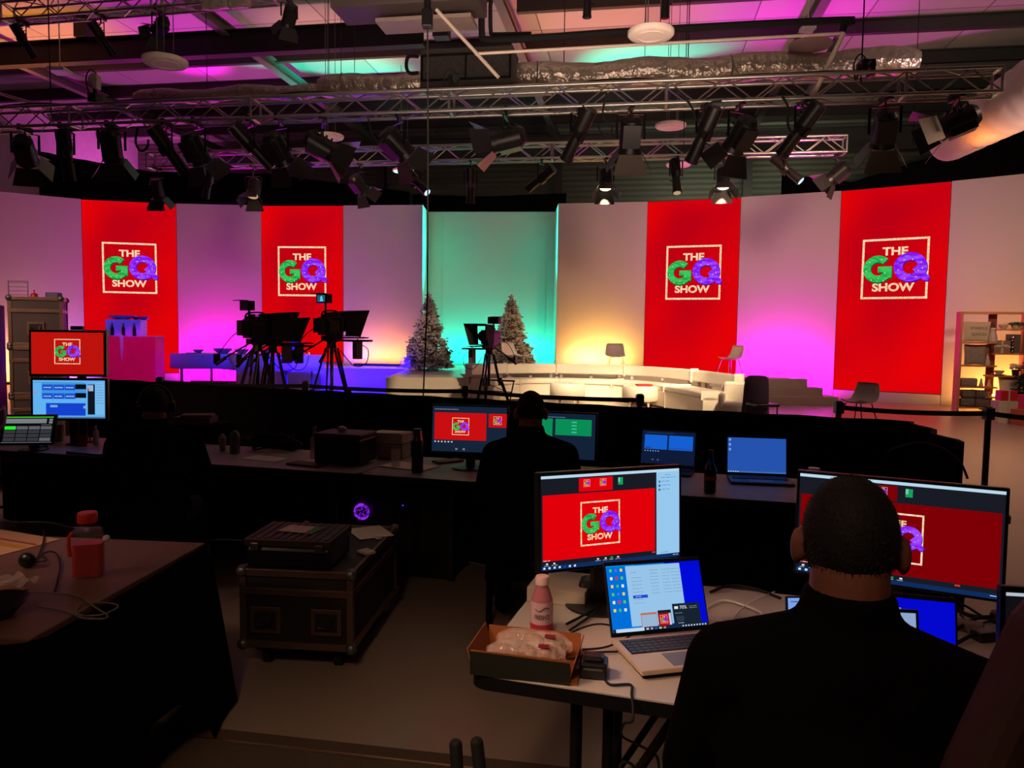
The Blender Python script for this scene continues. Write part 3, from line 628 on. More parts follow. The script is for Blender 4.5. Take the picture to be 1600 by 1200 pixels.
for px, py0, py1, v, lab in ((514, -10, 132, 13.2, 'left'), (533, -10, 133, 13.2, 'middle'), (554, -10, 118, 13.2, 'right')):
    wire(px, py0, py1, v, .006, 'thin wire holding the silver duct, %s one of three left of the caged unit' % lab)
wire(881, -20, 100, 13.0, .008, 'thin wire from the ceiling to the thick silver duct near the centre')
wire(1075, -20, 100, 13.0, .008, 'thin wire holding the thick silver duct right of the largest disc')
wire(1426, 130, 228, 15.05, .007, 'thin wire hanging beside the lantern with pale barn doors')
wire(325, 5, 240, 15.05, .008, 'thin wire above the left end of the rear truss')
wire(1068, 5, 235, 15.05, .008, 'thin wire above the rear truss near the small pale disc')
wire(1345, -30, 130, 10.5, .01, 'black suspension rope above the right camera head')
wire(80, -30, 180, 10.5, .01, 'black suspension rope above the left end of the long truss')
# ------------------------------------------------------------------ stage furniture
SOFA = mat('white_leather', (226, 218, 205), .4, 0, .05, 8, .03)
# curved sofa (seat front, seat cushion, floating backrest)
crv = spline([(-1.05, 18.0, 0), (-.4, 18.9, 0), (.6, 19.35, 0), (1.7, 19.4, 0), (3.0, 18.9, 0), (3.9, 17.6, 0), (4.35, 16.0, 0), (4.5, 14.9, 0)], 8)
def off(c, d):
    out = []
    for i, p in enumerate(c):
        t = (c[min(i+1, len(c)-1)]-c[max(i-1, 0)]).normalized(); n = Vector((-t.y, t.x, 0)); out.append(p+n*d)
    return out
def sweep(mb, c, d0, d1, z0, z1, m=0):
    A, B = off(c, d0), off(c, d1); vs = []; N = len(c)
    for a_, b_ in zip(A, B): vs += [(a_.x, a_.y, z0), (a_.x, a_.y, z1), (b_.x, b_.y, z1), (b_.x, b_.y, z0)]
    fs = [(4*i+e, 4*i+(e+1) % 4, 4*i+4+(e+1) % 4, 4*i+4+e) for i in range(N-1) for e in range(4)] + [(0, 1, 2, 3), (4*N-1, 4*N-2, 4*N-3, 4*N-4)]
    mb.add(vs, fs, m)
cuts = [0, 10, 20, 31, 43, len(crv)-1]
slab = ['section at the left end behind the third television camera', 'section behind the left pouf', 'middle section behind the right pouf', 'section right of the middle below the third red screen', 'right end section next to the dark jacket']
for i in range(5):
    c = crv[cuts[i]:cuts[i+1]+1]; t = thing('curved_sofa', 'white curved sofa, ' + slab[i], 'sofa', (0, 0, 0), 0, 'curved white sofa sections')
    c2 = [c[0].lerp(c[1], .04)]+c[1:-1]+[c[-1].lerp(c[-2], .04)]
    o = MB(); sweep(o, c2, -.72, -.02, .03, .4); o.build('base', SOFA, t, False, .02)
    o = MB(); sweep(o, c2, -.75, -.12, .402, .52); o.build('seat_cushion', SOFA, t, False, .03)
    o = MB(); sweep(o, c2, -.08, .06, .62, .87); o.build('backrest', SOFA, t, False, .03)
    for j in (1, len(c)//2, len(c)-2):
        p = c[j]; o = MB(); o.box((p.x, p.y, .51), (.07, .05, .24), 0); o.build('back_support', CHR, t)
# poufs
def pouf(x, y, r, label):
    t = thing('pouf', label, 'pouf', (x, y, 0), 0, 'round white poufs')
    o = MB(); o.lathe([(0, .13), (r-.03, .13), (r, .16), (r, .43), (r-.03, .47), (0, .48)], 32); o.build('cushion', SOFA, t, True)
    for q in (.5, 2.1, 3.7, 5.2): o = MB(); o.cyl((r*.7*math.cos(q), r*.7*math.sin(q), .13), (r*.74*math.cos(q), r*.74*math.sin(q), 0), .03, .02, 8); o.build('leg', SOFA, t)
    return t
pouf(1.32, 17.9, .42, 'white round pouf left of the one with the red book'); pouf(2.95, 17.3, .42, 'white round pouf carrying a red book')
def slabthing(name, label, cat, loc, d, mt, rz=0, bev=.002, group=None):
    o = MB(); o.box((0, 0, d[2]/2), d); ob = o.build(name, mt, None, False, bev); ob.location = loc; ob.rotation_euler = (0, 0, rz); return tag(ob, label, cat, group)
slabthing('book', 'red book lying on the right pouf', 'book', (3.02, 17.25, .481), (.34, .25, .035), mat('red_cover', (200, 30, 25), .5), .2)
slabthing('magazine', 'small pale booklet on the left pouf', 'booklet', (1.45, 17.85, .481), (.16, .22, .012), PAP, .3)
slabthing('magazine', 'small pale booklet beside the red book on the right pouf', 'booklet', (2.76, 17.32, .481), (.16, .2, .012), PAP, -.3)
# shell chairs
def shell_chair(loc, rz, shell, legm, label, group=None):
    t = thing('shell_chair', label, 'chair', loc, rz, group)
    o = MB(); prof = [(-.25, .44, .2), (-.2, .42, .25), (-.05, .405, .27), (.1, .41, .275), (.19, .46, .28), (.235, .58, .27), (.265, .72, .25), (.27, .79, .22)]; vs = []
    nx = 9
    for th in (0, .012):
        for y, z, hw in prof:
            for i in range(nx):
                f = 2*i/(nx-1)-1; vs.append((f*hw, y-abs(f)**2.5*.04*(z > .45), z+.05*abs(f)**2.5*(z < .5)+(-th if z < .5 else 0)+0, ) if th == 0 else (f*hw, y-abs(f)**2.5*.04*(z > .45)+th*(z > .45), z+.05*abs(f)**2.5*(z < .5)-th))
    R_ = len(prof); fs = []
    for s_ in (0, 1):
        b0 = s_*R_*nx
        for r in range(R_-1):
            for i in range(nx-1):
                q = (b0+r*nx+i, b0+r*nx+i+1, b0+(r+1)*nx+i+1, b0+(r+1)*nx+i); fs.append(q if s_ else q[::-1])
    K = R_*nx
    for r in range(R_-1):
        for i in (0, nx-1): fs.append((r*nx+i, (r+1)*nx+i, K+(r+1)*nx+i, K+r*nx+i))
    for i in range(nx-1):
        for r in (0, R_-1): fs.append((r*nx+i, r*nx+i+1, K+r*nx+i+1, K+r*nx+i))
    o.add(vs, fs); o.build('shell', shell, t, True)
    for sx in (-1, 1):
        for sy, yy in ((-1, -.16), (1, .14)):
            o = MB(); o.cyl((sx*.16, yy, .405), (sx*.26, yy+sy*.08, 0), .011, n=7); o.build('leg', legm, t)
    return t
WSH = mat('white_shell', (225, 218, 205), .35); GSH = mat('grey_shell', (120, 108, 98), .45)
pc = at(1342, 640, 14.3)
shell_chair((pc.x, 14.3, 0), D(-62), GSH, BLKM, 'grey shell chair with dark legs in front of the rightmost red screen')
p = at(1141, 571, 20.3); shell_chair((p.x, 20.3, SZ), D(-70), WSH, CHR, 'white shell chair on the stage in front of the edge of the third red screen', 'white shell chairs on the stage')
p = at(962, 560, 21.2); shell_chair((p.x, 21.2, SZ), D(0), WSH, CHR, 'white shell chair in the yellow glow behind the middle of the sofa', 'white shell chairs on the stage')
p = at(803, 560, 20.4); shell_chair((p.x, 20.4, SZ), D(48), WSH, CHR, 'white shell chair in front of the right flocked tree', 'white shell chairs on the stage')
# armchair with jacket
p = at(1155, 620, 14.2)
t = thing('armchair', 'white upholstered armchair at the right end of the sofa', 'armchair', (p.x+.02, 14.2, 0), D(-20))
o = MB(); o.box((0, 0, .3), (.62, .6, .22)); o.build('seat', SOFA, t, False, .05)
o = MB(); o.box((.0, .3, .52), (.66, .12, .5)); o.build('backrest', SOFA, t, False, .05)
for s_ in (-1, 1): o = MB(); o.box((s_*.33, 0, .42), (.1, .62, .3)); o.build('armrest', SOFA, t, False, .04)
for sx in (-1, 1):
    for sy in (-1, 1): o = MB(); o.cyl((sx*.27, sy*.24, .2), (sx*.3, sy*.27, 0), .022, .014, 8); o.build('leg', SOFA, t)
p = at(1183, 620, 13.4)
t = thing('cafe_chair', 'dark chair hidden under the black jacket beside the armchair', 'chair', (p.x, 13.4, 0), D(10))
o = MB(); o.box((0, -.2, .45), (.42, .42, .05)); o.build('seat', BLKM, t, False, .01)
o = MB(); o.box((0, .03, .7), (.34, .03, .36)); o.build('backrest', BLKM, t, False, .01)
for sx in (-1, 1):
    for yy in (-.38, 0): o = MB(); o.cyl((sx*.18, yy, .43), (sx*.19, yy, 0), .012, n=7); o.build('leg', BLKM, t)
o = MB(); vs = []; N = 17
prof = [(-.17, .9), (-.2, .6), (-.215, .2), (-.2, .1)]
def jr(z, w_, dp, fold): return [(w_*math.cos(a_)*(1+fold*math.sin(a_*5)), dp*math.sin(a_)*(1+fold*math.cos(a_*4)), z) for a_ in [2*PI*i/N for i in range(N)]]
rings = [jr(.95, .06, .03, 0), jr(.945, .14, .06, .05), jr(.9, .2, .085, .05), jr(.75, .215, .1, .08), jr(.5, .22, .12, .12), jr(.25, .235, .13, .16), jr(.12, .24, .13, .18)]
vs = [v for r in rings for v in r]; fs = [(i*N+j, i*N+(j+1) % N, (i+1)*N+(j+1) % N, (i+1)*N+j) for i in range(6) for j in range(N)]+[tuple(range(N-1, -1, -1)), tuple(range(6*N, 7*N))]
o.add(vs, fs); ob = o.build('jacket', mat('dark_jacket_cloth', (62, 42, 64), .85, 0, .5, 14), None, True); ob.location = (p.x, 13.43, 0); tag(ob, 'dark jacket draped over a chair back at the right end of the sofa', 'jacket')
# ------------------------------------------------------------------ counter, box, table on the left
MAGC = mat('magenta_laminate', (225, 45, 110), .5)
BOXW = mat('white_laminate', (205, 200, 205), .5)
p = at(203, 525, 19.0)
t = thing('counter', 'magenta box shaped counter in front of the leftmost red screen', 'counter', (p.x-.05, 19.0, 0), D(4))
o = MB(); o.box((0, .3, .72), (1.32, .6, 1.42)); o.build('body', MAGC, t, False, .008)
o = MB(); o.box((0, .3, 1.437), (1.34, .62, .014)); o.build('top', BOXW, t)
CT = 1.445
ts = p.x-.05
o = MB(); cl = [(-.66, -.03, 0), (-.4, -.03, .0), (.05, -.03, 0), (-.2, .26, 0), (-.62, .3, 0)]
o.prism([(-.62, .0), (-.05, -.02), (0.02, .03), (-.3, .28), (-.6, .3)], 0, .012); o.prism([(-.08, -.035), (.03, -.035), (.03, .03), (-.08, .03)], 0, .02)
o.add([(-.05, -.03, .01), (.04, -.03, .01), (.05, -.05, -.3), (.0, -.06, -.66), (-.03, -.05, -.3), (-.05, -.012, .01), (.04, -.012, .01), (.05, -.03, -.3), (.0, -.045, -.66), (-.03, -.03, -.3)], [(0, 1, 2, 3, 4), (9, 8, 7, 6, 5), (0, 5, 6, 1), (1, 6, 7, 2), (2, 7, 8, 3), (3, 8, 9, 4), (4, 9, 5, 0)])
ob = o.build('napkin', mat('pale_blue_cloth', (190, 190, 225), .8)); ob.location = (ts-.15, 19.0, CT+.001); ob.rotation_euler = (0, 0, D(4)); tag(ob, 'folded cloth hanging down in a point over the magenta counter edge', 'cloth')
t = thing('display_box', 'white box lit blue on top of the magenta counter', 'box', (ts-.12, 19.33, CT), D(4))
o = MB(); o.box((-.08, 0, .205), (.86, .4, .41)); o.build('body', BOXW, t, False, .006)
GLD = mat('dark_bottle_glass', (20, 26, 24), .1, 0, 0, 1, .1, 6)
def bottle(name, loc, r, h, mt, label, cat='bottle', neck=.35, group=None, cap=None, liquid=None):
    t = thing(name, label, cat, loc, 0, group); s0 = h*(1-neck)
    o = MB(); o.lathe([(0, 0), (r*.9, 0), (r, r*.15), (r, s0*.85), (r*.85, s0), (r*.38, s0+h*.12), (r*.34, h*.94), (r*.36, h*.95)], 20); o.build('glass', mt, t, True)
    o = MB(); o.lathe([(r*.4, h*.93), (r*.42, h), (0, h+.002)], 16); o.build('bottle_cap', cap or mt, t, True)
    return t
for x, lab in ((-.40, 'dark wine bottle standing at the left of the three by the blue box'), (-.13, 'dark wine bottle in the middle of the three by the blue box'), (.14, 'dark wine bottle at the right of the three by the blue box')):
    bottle('wine_bottle', (ts+x-.0, 19.05+x*.07, CT), .04, .33, GLD, lab, group='bottles on the magenta counter', cap=mat('foil_cap', (150, 140, 150), .3, .8))
p = at(166, 521, 19.0); o = MB(); o.cyl((0, 0, 0), (0, 0, .22), .05, .01, 12); ob = o.build('paper_cone', PAP); ob.location = (p.x, 19.05, CT); tag(ob, 'small white cone on the magenta counter beside the monitor edge', 'ornament')
def plate(loc, r, label, mt=WHITE, h=.02, cat='plate', name='plate', group='dishes on the blue lit table'):
    o = MB(); o.lathe([(0, 0), (r*.55, 0), (r*.6, .004), (r, h), (r, h+.006), (r*.6, .012), (0, .012)], 24); ob = o.build(name, mt, None, True); ob.location = loc; return tag(ob, label, cat, group)
def bowl(loc, r, h, label, mt=WHITE, name='bowl', group='dishes on the blue lit table'):
    o = MB(); o.lathe([(0, 0), (r*.45, 0), (r*.5, .01), (r*.9, h*.7), (r, h), (r*.95, h), (r*.5, .03), (0, .025)], 24); ob = o.build(name, mt, None, True); ob.location = loc; return tag(ob, label, 'bowl', group)
DSH = mat('grey_stoneware', (120, 118, 130), .4)
zt = CT+.41
plate((ts-.35, 19.4, zt+.001), .24, 'wide shallow dish on the left of the blue box', DSH, .05, group='dishes on the blue box')
slabthing('serving_board', 'long pale tray stacked on the left dish on the blue box', 'tray', (ts-.33, 19.42, zt+.058), (.62, .2, .05), DSH, .1)
bowl((ts-.28, 19.2, zt+.001), .13, .06, 'small bowl at the front left of the blue box', DSH, group='dishes on the blue box')
bowl((ts+.1, 19.22, zt+.001), .09, .07, 'small dark bowl at the front centre of the blue box', mat('dark_stoneware', (50, 40, 45), .5), group='dishes on the blue box')
plate((ts+.2, 19.42, zt+.001), .14, 'dish standing at the back right of the blue box', DSH, .08, group='dishes on the blue box')
# cloth covered tables
CLOTH = mat('white_tablecloth', (205, 200, 200), .85, 0, .2, 6, .03)
def cloth_table(xa, ya, xb, yb, wd, h, hang, label, clabel, tail):
    a_ = Vector((xa, ya, 0)); b_ = Vector((xb, yb, 0)); d = b_-a_; rz = math.atan2(d.y, d.x); L = d.length; c = (a_+b_)/2
    t = thing('trestle_table', label, 'table', (c.x, c.y, 0), rz)
    o = MB(); o.box((0, wd/2, h-.035), (L-.06, wd-.06, .03)); o.build('tabletop', BOXW, t)
    for sx in (-1, 1):
        for yy in (.12, wd-.12): o = MB(); o.box((sx*(L/2-.25), yy, (h-.05)/2), (.05, .05, h-.05)); o.build('leg', STEEL, t)
    o = MB(); n = 120; per = []
    for i in range(n):
        f = i/n*2*(L+wd)
        if f < L: per.append((-L/2+f, 0, 0, -1))
        elif f < L+wd: per.append((L/2, f-L, 1, 0))
        elif f < 2*L+wd: per.append((L/2-(f-L-wd), wd, 0, 1))
        else: per.append((-L/2, wd-(f-2*L-wd), -1, 0))
    vs = [(x, y, h) for x, y, _, _ in per]
    for dz, k_ in ((-.015, .006), (-hang*.5, .014), (-hang, .024)):
        for i, (x, y, nx, ny) in enumerate(per):
            w_ = math.sin(i*.95)*.01*(-dz/hang); zz = dz*(1+.035*math.sin(i*.28)) if dz < -.02 else dz
            vs.append((x+nx*(k_+w_)-ny*0, y+ny*(k_+w_), h+zz))
    fs = [tuple(range(n))]+[(r*n+i, r*n+(i+1) % n, (r+1)*n+(i+1) % n, (r+1)*n+i)[::-1] for r in range(3) for i in range(n)]
    o.add(vs, fs)
    if tail: o.add([(tail-.35, -.055, h+.002), (tail+.35, -.055, h+.002), (tail, -.075, h-hang*1.35), (tail-.35, .0, h+.004), (tail+.35, .0, h+.004)], [(0, 2, 1), (0, 1, 4, 3)])
    ob = o.build('tablecloth', CLOTH, None, True); ob.location = (c.x, c.y, .001); ob.rotation_euler = (0, 0, rz); sm = ob.modifiers.new('s', 'SOLIDIFY'); sm.thickness = .004; tag(ob, clabel, 'tablecloth'); return c, rz, h
p1 = at(266, 556, 19.6); p2 = at(456, 556, 18.4)
c1, r1, h1 = cloth_table(p1.x, 19.6, p2.x, 18.4, 1.35, 1.0, .38, 'long table under the blue lit cloth left of the television cameras', 'white tablecloth lit blue on the long table behind the first television camera', .35)
TH1 = h1+.006
def ontab(f, g): return (p1.x+(p2.x-p1.x)*f+g*.36, 19.6-1.2*f+g*.93, TH1)
plate(ontab(.12, .25), .16, 'plate nearest the left corner of the blue lit table')
bowl(ontab(.13, .45), .14, .1, 'dark bowl near the left corner of the blue lit table', DSH)
bowl(ontab(.33, .5), .24, .12, 'wide bowl in the middle left of the blue lit table', DSH)
slabthing('serving_board', 'flat tray resting on the wide bowl of the blue lit table', 'tray', (ontab(.33, .5)[0], ontab(.33, .5)[1], TH1+.121), (.42, .2, .025), DSH, .1)
bowl(ontab(.48, .55), .18, .13, 'deep bowl right of the tray on the blue lit table', DSH)
plate(ontab(.5, .2), .15, 'plate with reddish food at the front of the blue lit table', mat('pinkish_plate', (200, 110, 110), .5))
bowl(ontab(.62, .45), .09, .13, 'small round pot on the blue lit table, left one of two', mat('dark_stoneware', (50, 40, 45), .5))
bowl(ontab(.70, .45), .09, .13, 'small round pot on the blue lit table, right one of two', mat('dark_stoneware', (50, 40, 45), .5))
plate(ontab(.85, .3), .2, 'large plate behind the tripod on the blue lit table')
def onB(f, g): return ontab(.86+.1*g, .1+f*1.1)
bottle('glass_jar', onB(.25, .3), .09, .2, mat('jar_glass', (150, 170, 190), .1, trans=.5), 'glass jar at the right end of the blue lit table', 'jar', .15)
bowl(onB(.55, .35), .17, .1, 'pale bowl with food at the right end of the blue lit table', WHITE, group=None)
plate(onB(.78, .3), .14, 'small plate at the far right corner of the blue lit table', WHITE, group=None)
o = MB(); o.cyl((0, 0, 0), (0, 0, .5), .1, .1, 16); ob = o.build('paper_roll', mat('grey_card', (150, 130, 130), .7), None, True); ob.location = onB(.35, .65); tag(ob, 'upright grey roll standing on the blue lit table behind the prompters', 'roll')
for f, q in ((.5, 'left'), (.85, 'right')):
    o = MB(); o.cyl((0, 0, 0), (0, 0, .07), .03, n=10); ob = o.build('tea_light', em((255, 170, 190), .8), None); ob.location = onB(f, .7); tag(ob, 'little glowing pink tea light on the blue lit table, %s one' % q, 'candle')
# ------------------------------------------------------------------ trees
def xmas_tree(loc, h, r, col, col2, label, name, balls=0, bcols=(), seed=1, star=True, n=4200, rz=0):
    rd = random.Random(seed); t = thing(name, label, 'christmas tree', loc, rz); A = MB(); z0 = h*.045
    tips = []
    for i in range(n//16):
        f = rd.random()**1.3; z = z0+f*(h-z0)*.97; a_ = rd.random()*2*PI; rr = (r*(1-f)**.85+.05)*(.62+.38*rd.random()**.5); tips.append((f, z, a_, rr))
    for i in range(n):
        f, z, a_, rr = tips[i % len(tips)]; q = rd.random()*.45; rr = rr*(1-q*rd.random()); sp = .055*h/2*(1.25-.6*f); L = .058*h/2*(.7+.6*rd.random())*(1.2-f*.4)
        c = Vector((rr*math.cos(a_)+rd.gauss(0, sp), rr*math.sin(a_)+rd.gauss(0, sp), z-.14*rr+rd.gauss(0, sp*.75)))
        c.z = max(c.z, .09); dv = Vector((math.cos(a_)+rd.uniform(-.9, .9), math.sin(a_)+rd.uniform(-.9, .9), rd.uniform(-.4, .7))).normalized()
        sd = dv.cross(Vector((0, 0, 1))).normalized()*L*.42; up = sd.cross(dv).normalized()*L*.36; m_ = 0 if rd.random() < .72 else 1
        A.add([c-dv*L, c+sd, c+up, c-sd, c-up, c+dv*L], [(0, 1, 2), (0, 2, 3), (0, 3, 4), (0, 4, 1), (5, 2, 1), (5, 3, 2), (5, 4, 3), (5, 1, 4)], m_)
    A.cyl((0, 0, z0+.1), (0, 0, h*.93), r*.55, .02, 14, 1)  # dark core cone stands in for shade in the gaps between clumps
    A.build('foliage', [col, col2], t)
    o = MB(); o.cyl((0, 0, 0), (0, 0, h*.9), .035, .01, 8); o.build('trunk', mat('brown_trunk', (70, 50, 40), .8), t)
    o = MB()
    for q in (0, PI/2, PI, 3*PI/2): o.bar((0, 0, .03), (.3*math.cos(q), .3*math.sin(q), .012), .03, .02)
    o.build('tree_stand', BLKM, t)
    if star:
        o = MB(); pts = []
        for i in range(10):
            a_ = i*PI/5+PI/2; q = .13 if i % 2 == 0 else .055; pts.append((q*math.cos(a_), q*math.sin(a_)))
        o.add([(x, 0, h+.05+z) for x, z in pts]+[(0, -.04, h+.05), (0, .04, h+.05)], [((i+1) % 10, i, 10) for i in range(10)]+[(i, (i+1) % 10, 11) for i in range(10)]); o.build('star', mat('rosy_star', (215, 175, 160), .4, .3), t)
    for i in range(balls):
        f = .08+.85*rd.random(); a_ = PI+rd.random()*PI; z = z0+f*(h-z0)*.9; R_ = r*(1-f)*.98+.03; o = MB(); o.sph((R_*math.cos(a_), R_*math.sin(a_), z), .045, n=12, h=8); o.build('bauble', bcols[i % len(bcols)], t, True)
    return t
FL1 = mat('flocked_needles', (212, 204, 192), .8, 0, 0, 1, .2, 9); FL2 = mat('flocked_needles_dark', (92, 92, 84), .8)
WB_ = mat('white_bauble', (225, 220, 215), .2); GB_ = mat('gold_bauble', (220, 150, 80), .2, .7)
p = at(669, 574, 20.6); xmas_tree((p.x, 20.6, SZ), 1.97, .66, FL1, FL2, 'flocked white christmas tree left of the recess, beside the hanging cable', 'flocked_tree', 14, (WB_, GB_), 2)
p = at(798, 572, 21.6); xmas_tree((p.x, 21.6, SZ), 2.0, .7, FL1, FL2, 'flocked white christmas tree right of the third television camera', 'flocked_tree', 14, (WB_, GB_), 5)
# ------------------------------------------------------------------ television cameras
def tv_camera(loc, rz, hcam, label, prompter_side=1, screen=False, base=False, tall=1.0, leg_spread=.55, vf=(-.03, .0)):
    t = thing('television_camera', label, 'television camera', loc, rz); z = hcam
    o = MB(); o.box((0, -.02, z), (.24, .34, .3)); o.box((0, -.24, z+.01), (.2, .12, .24)); o.box((-.135, .02, z+.02), (.04, .26, .16)); o.box((.13, -.06, z-.02), (.04, .2, .2)); o.cyl((0, .15, z+.02), (0, .3, z+.02), .1, .11, 16); o.box((0, -.05, z+.17), (.1, .26, .05)); o.box((.05, -.12, z+.2), (.07, .1, .06)); o.build('camera_body', PLAS, t, False, .01)
    o = MB(); o.tube(spline([(0, -.2, z+.14), (0, -.16, z+.24), (0, .1, z+.25), (0, .16, z+.14)]), .015); o.build('carry_handle', PLAS, t, True)
    o = MB(); o.box((vf[0], -.15, z+.36+vf[1]), (.27, .12, .15)); o.box((vf[0], -.26, z+.44+vf[1]), (.25, .14, .01)); o.cyl((vf[0], -.12, z+.1), (vf[0], -.12, z+.3+vf[1]), .02, n=8); vfo = o.build('viewfinder', PLAS, t, False, .006)
    if screen:
        M_ = MB(); M_.add([(-.1, -.213, -.055), (.1, -.213, -.055), (.1, -.213, .055), (-.1, -.213, .055)], [(0, 1, 2, 3)], 0); M_.add([(-.03, -.216, -.045), (.06, -.216, -.045), (.03, -.216, .045), (-.01, -.216, .035)], [(0, 1, 2, 3)], 1); M_.v = [(x+vf[0], y, zz+z+.36+vf[1]) for x, y, zz in M_.v]
        M_.build('viewfinder_screen', [em((30, 90, 115), 1), em((90, 200, 230), 1)], vfo)
    o = MB(); hw = .24   # prompter hood: a flared box open towards the lens
    vs = [(-hw, .42, z-.17), (hw, .42, z-.17), (hw*1.1, .6, z+.28), (-hw*1.1, .6, z+.28), (-.19, .14, z-.16), (.19, .14, z-.16), (.22, .14, z+.24), (-.22, .14, z+.24)]
    o.add(vs, [(0, 1, 5, 4), (1, 2, 6, 5), (2, 3, 7, 6), (3, 0, 4, 7)]); o.box((0, .5, z-.24), (.5, .36, .035)); h_ = o.build('prompter_hood', mat('black_felt', (16, 15, 16), .9), t); sm = h_.modifiers.new('s', 'SOLIDIFY'); sm.thickness = .01
    o = MB(); o.box((0, .3, z-.19), (.06, .8, .03)); o.cyl((.09, .0, z-.19), (.09, .72, z-.19), .012, n=6); o.cyl((-.09, .0, z-.19), (-.09, .72, z-.19), .012, n=6); o.build('rail', BLKM, t)
    o = MB(); o.box((.16, .42, z-.4), (.1, .14, .3)); o.box((.16, .42, z-.22), (.02, .02, .08)); o.build('counterweight', mat('dull_grey_box', (70, 66, 64), .6), t, False, .006)
    o = MB(); o.box((0, 0, z-.2), (.18, .3, .09)); o.cyl((-.11, 0, z-.2), (.11, 0, z-.2), .07, n=14); o.cyl((0, 0, z-.25), (0, 0, z-.36), .07, .09, 14); o.build('pan_head', BLKM, t, False, .005)
    for s_ in (-1, 1):
        o = MB(); o.cyl((s_*.12, -.05, z-.22), (s_*.34, -.45, z-.5), .014, n=8); o.cyl((s_*.3, -.38, z-.46), (s_*.37, -.52, z-.57), .03, n=10); pb_ = o.build('pan_bar', BLKM, t)
    o = MB(); o.box((-.36, -.5, z-.48), (.05, .1, .16)); o.build('zoom_control', PLAS, pb_, False, .01)
    o = MB(); o.tube(spline([(.15, .5, z-.3), (.27, .56, z-.4), (.3, .48, z-.62), (.16, .34, z-.66), (.1, .1, z-.4)]), .008); o.build('cables', RUB, t, True); o = MB(); o.tube(spline([(-.1, -.2, z), (-.3, -.3, z-.15), (-.36, -.48, z-.42)]), .008); o.build('cables', RUB, t, True)
    zz = z-.36; bz = .16 if base else 0
    for q in (PI*1.27, PI*1.73, PI/2):
        c, s_ = math.cos(q), math.sin(q); o = MB(); R_ = leg_spread
        m_ = Vector((c*R_*.55, s_*R_*.55, bz+(zz-bz)*.45)); o.bar((c*.09+s_*.04, s_*.09-c*.04, zz), (m_.x+s_*.03, m_.y-c*.03, m_.z-.1), .03, .03); o.bar((c*.09-s_*.04, s_*.09+c*.04, zz), (m_.x-s_*.03, m_.y+c*.03, m_.z-.1), .03, .03)
        o.bar(m_+Vector((0, 0, .06)), (c*R_, s_*R_, bz), .055, .055); o.box(m_, (.09, .06, .06)); o.build('tripod_leg', BLKM, t)
    o = MB()
    for q in (PI*1.27, PI*1.73, PI/2): o.bar((0, 0, bz+(zz-bz)*.38), (math.cos(q)*leg_spread*.75, math.sin(q)*leg_spread*.75, bz+(zz-bz)*.24), .02, .012)
    o.cyl((0, 0, bz+(zz-bz)*.34), (0, 0, zz), .03, n=10); o.build('spreader', BLKM, t)
    if base:
        o = MB()
        for q in (PI*1.27, PI*1.73, PI/2): o.bar((0, 0, .12), (math.cos(q)*(leg_spread+.05), math.sin(q)*(leg_spread+.05), .13), .06, .04)
        o.tube([(-.32, -.55, .6), (.5, -.55, .6)], .02); o.tube([(-.3, -.55, .6), (-.26, -.45, .14)], .015); o.tube([(.48, -.55, .6), (.36, -.45, .14)], .015); o.tube([(-.26, -.5, .36), (.4, -.5, .36)], .012); o.build('dolly', BLKM, t)
        for q in (PI*1.27, PI*1.73, PI/2): o = MB(); x, y = math.cos(q)*(leg_spread+.03), math.sin(q)*(leg_spread+.03); o.cyl((x-.02, y, .06), (x+.02, y, .06), .06, n=14); o.build('wheel', RUB, t)
    return t
p = at(518, 497, 12.6); tv_camera((p.x, 12.6, 0), D(-38), 1.72, 'television camera on tripod with lit blue viewfinder, in front of the second red screen', screen=True, leg_spread=.62, vf=(-.0, .09))
p = at(402, 505, 12.0); tv_camera((p.x, 12.0, 0), D(-44), 1.66, 'television camera on tripod in front of the left magenta panel, nearest the blue lit table', leg_spread=.62)
p = at(425, 520, 13.4); tv_camera((p.x-.02, 13.5, 0), D(-56), 1.6, 'television camera mostly hidden behind the one by the blue lit table', leg_spread=.45, vf=(0, -.14))
p = at(765, 530, 16.3); tv_camera((p.x, 16.1, 0), D(150), 1.55, 'television camera on wheeled dolly between the two flocked trees', base=True, leg_spread=.45)
# ------------------------------------------------------------------ shelf unit on the right
OAK = mat('oak_veneer', (196, 140, 84), .55, 0, .05, 20, .15, 5); DKW = mat('brown_backboard', (120, 62, 44), .6)
ps = onz(1497, 642, 0); pe = Vector((12.55, 17.0, 0)); W_ = 1.75
sy = 17.0; sx0 = at(1497, 600, sy).x
t = thing('shelf_unit', 'open oak shelf unit full of gifts in front of the right beige panel', 'shelf unit', (sx0, sy, 0), D(-14)); H_ = 2.25; W_ = 1.35; dp = .36
for x in (.02, W_-.02, W_+.3): o = MB(); o.box((x, dp/2, H_/2), (.045, dp, H_)); o.build('side_panel', OAK, t, False, .003)
o = MB(); o.box((W_/2+.15, dp/2, H_-.02), (W_+.3, dp, .05)); o.build('top_panel', OAK, t)
o = MB(); o.box((.73, dp-.03, H_/2), (.17, .03, H_-.06)); o.build('back_strip', DKW, t)
SHL = [(.04, .8, 1.53), (.04, .72, .97), (.04, .7, .42+.0), (.04, .72, .12), (.8, 1.31, 1.86), (.72, 1.31, 1.25), (.62, 1.31, .72), (.62, 1.0, .28)]
SHL = [(.04, .82, 1.58), (.04, .76, 1.06), (.04, .8, .58), (.04, .78, .12), (.68, 1.31, 1.88), (.66, 1.31, 1.34), (.6, 1.31, .84), (.56, 1.0, .36)]
for a0, a1, z in SHL: o = MB(); o.box(((a0+a1)/2, dp/2-.01, z-.018), (a1-a0, dp-.02, .036)); o.build('shelf', OAK, t)
Rs = RZ(D(-14))
def sh(x, y, z): q = Rs @ Vector((x, y, 0)); return (sx0+q.x, sy+q.y, z)
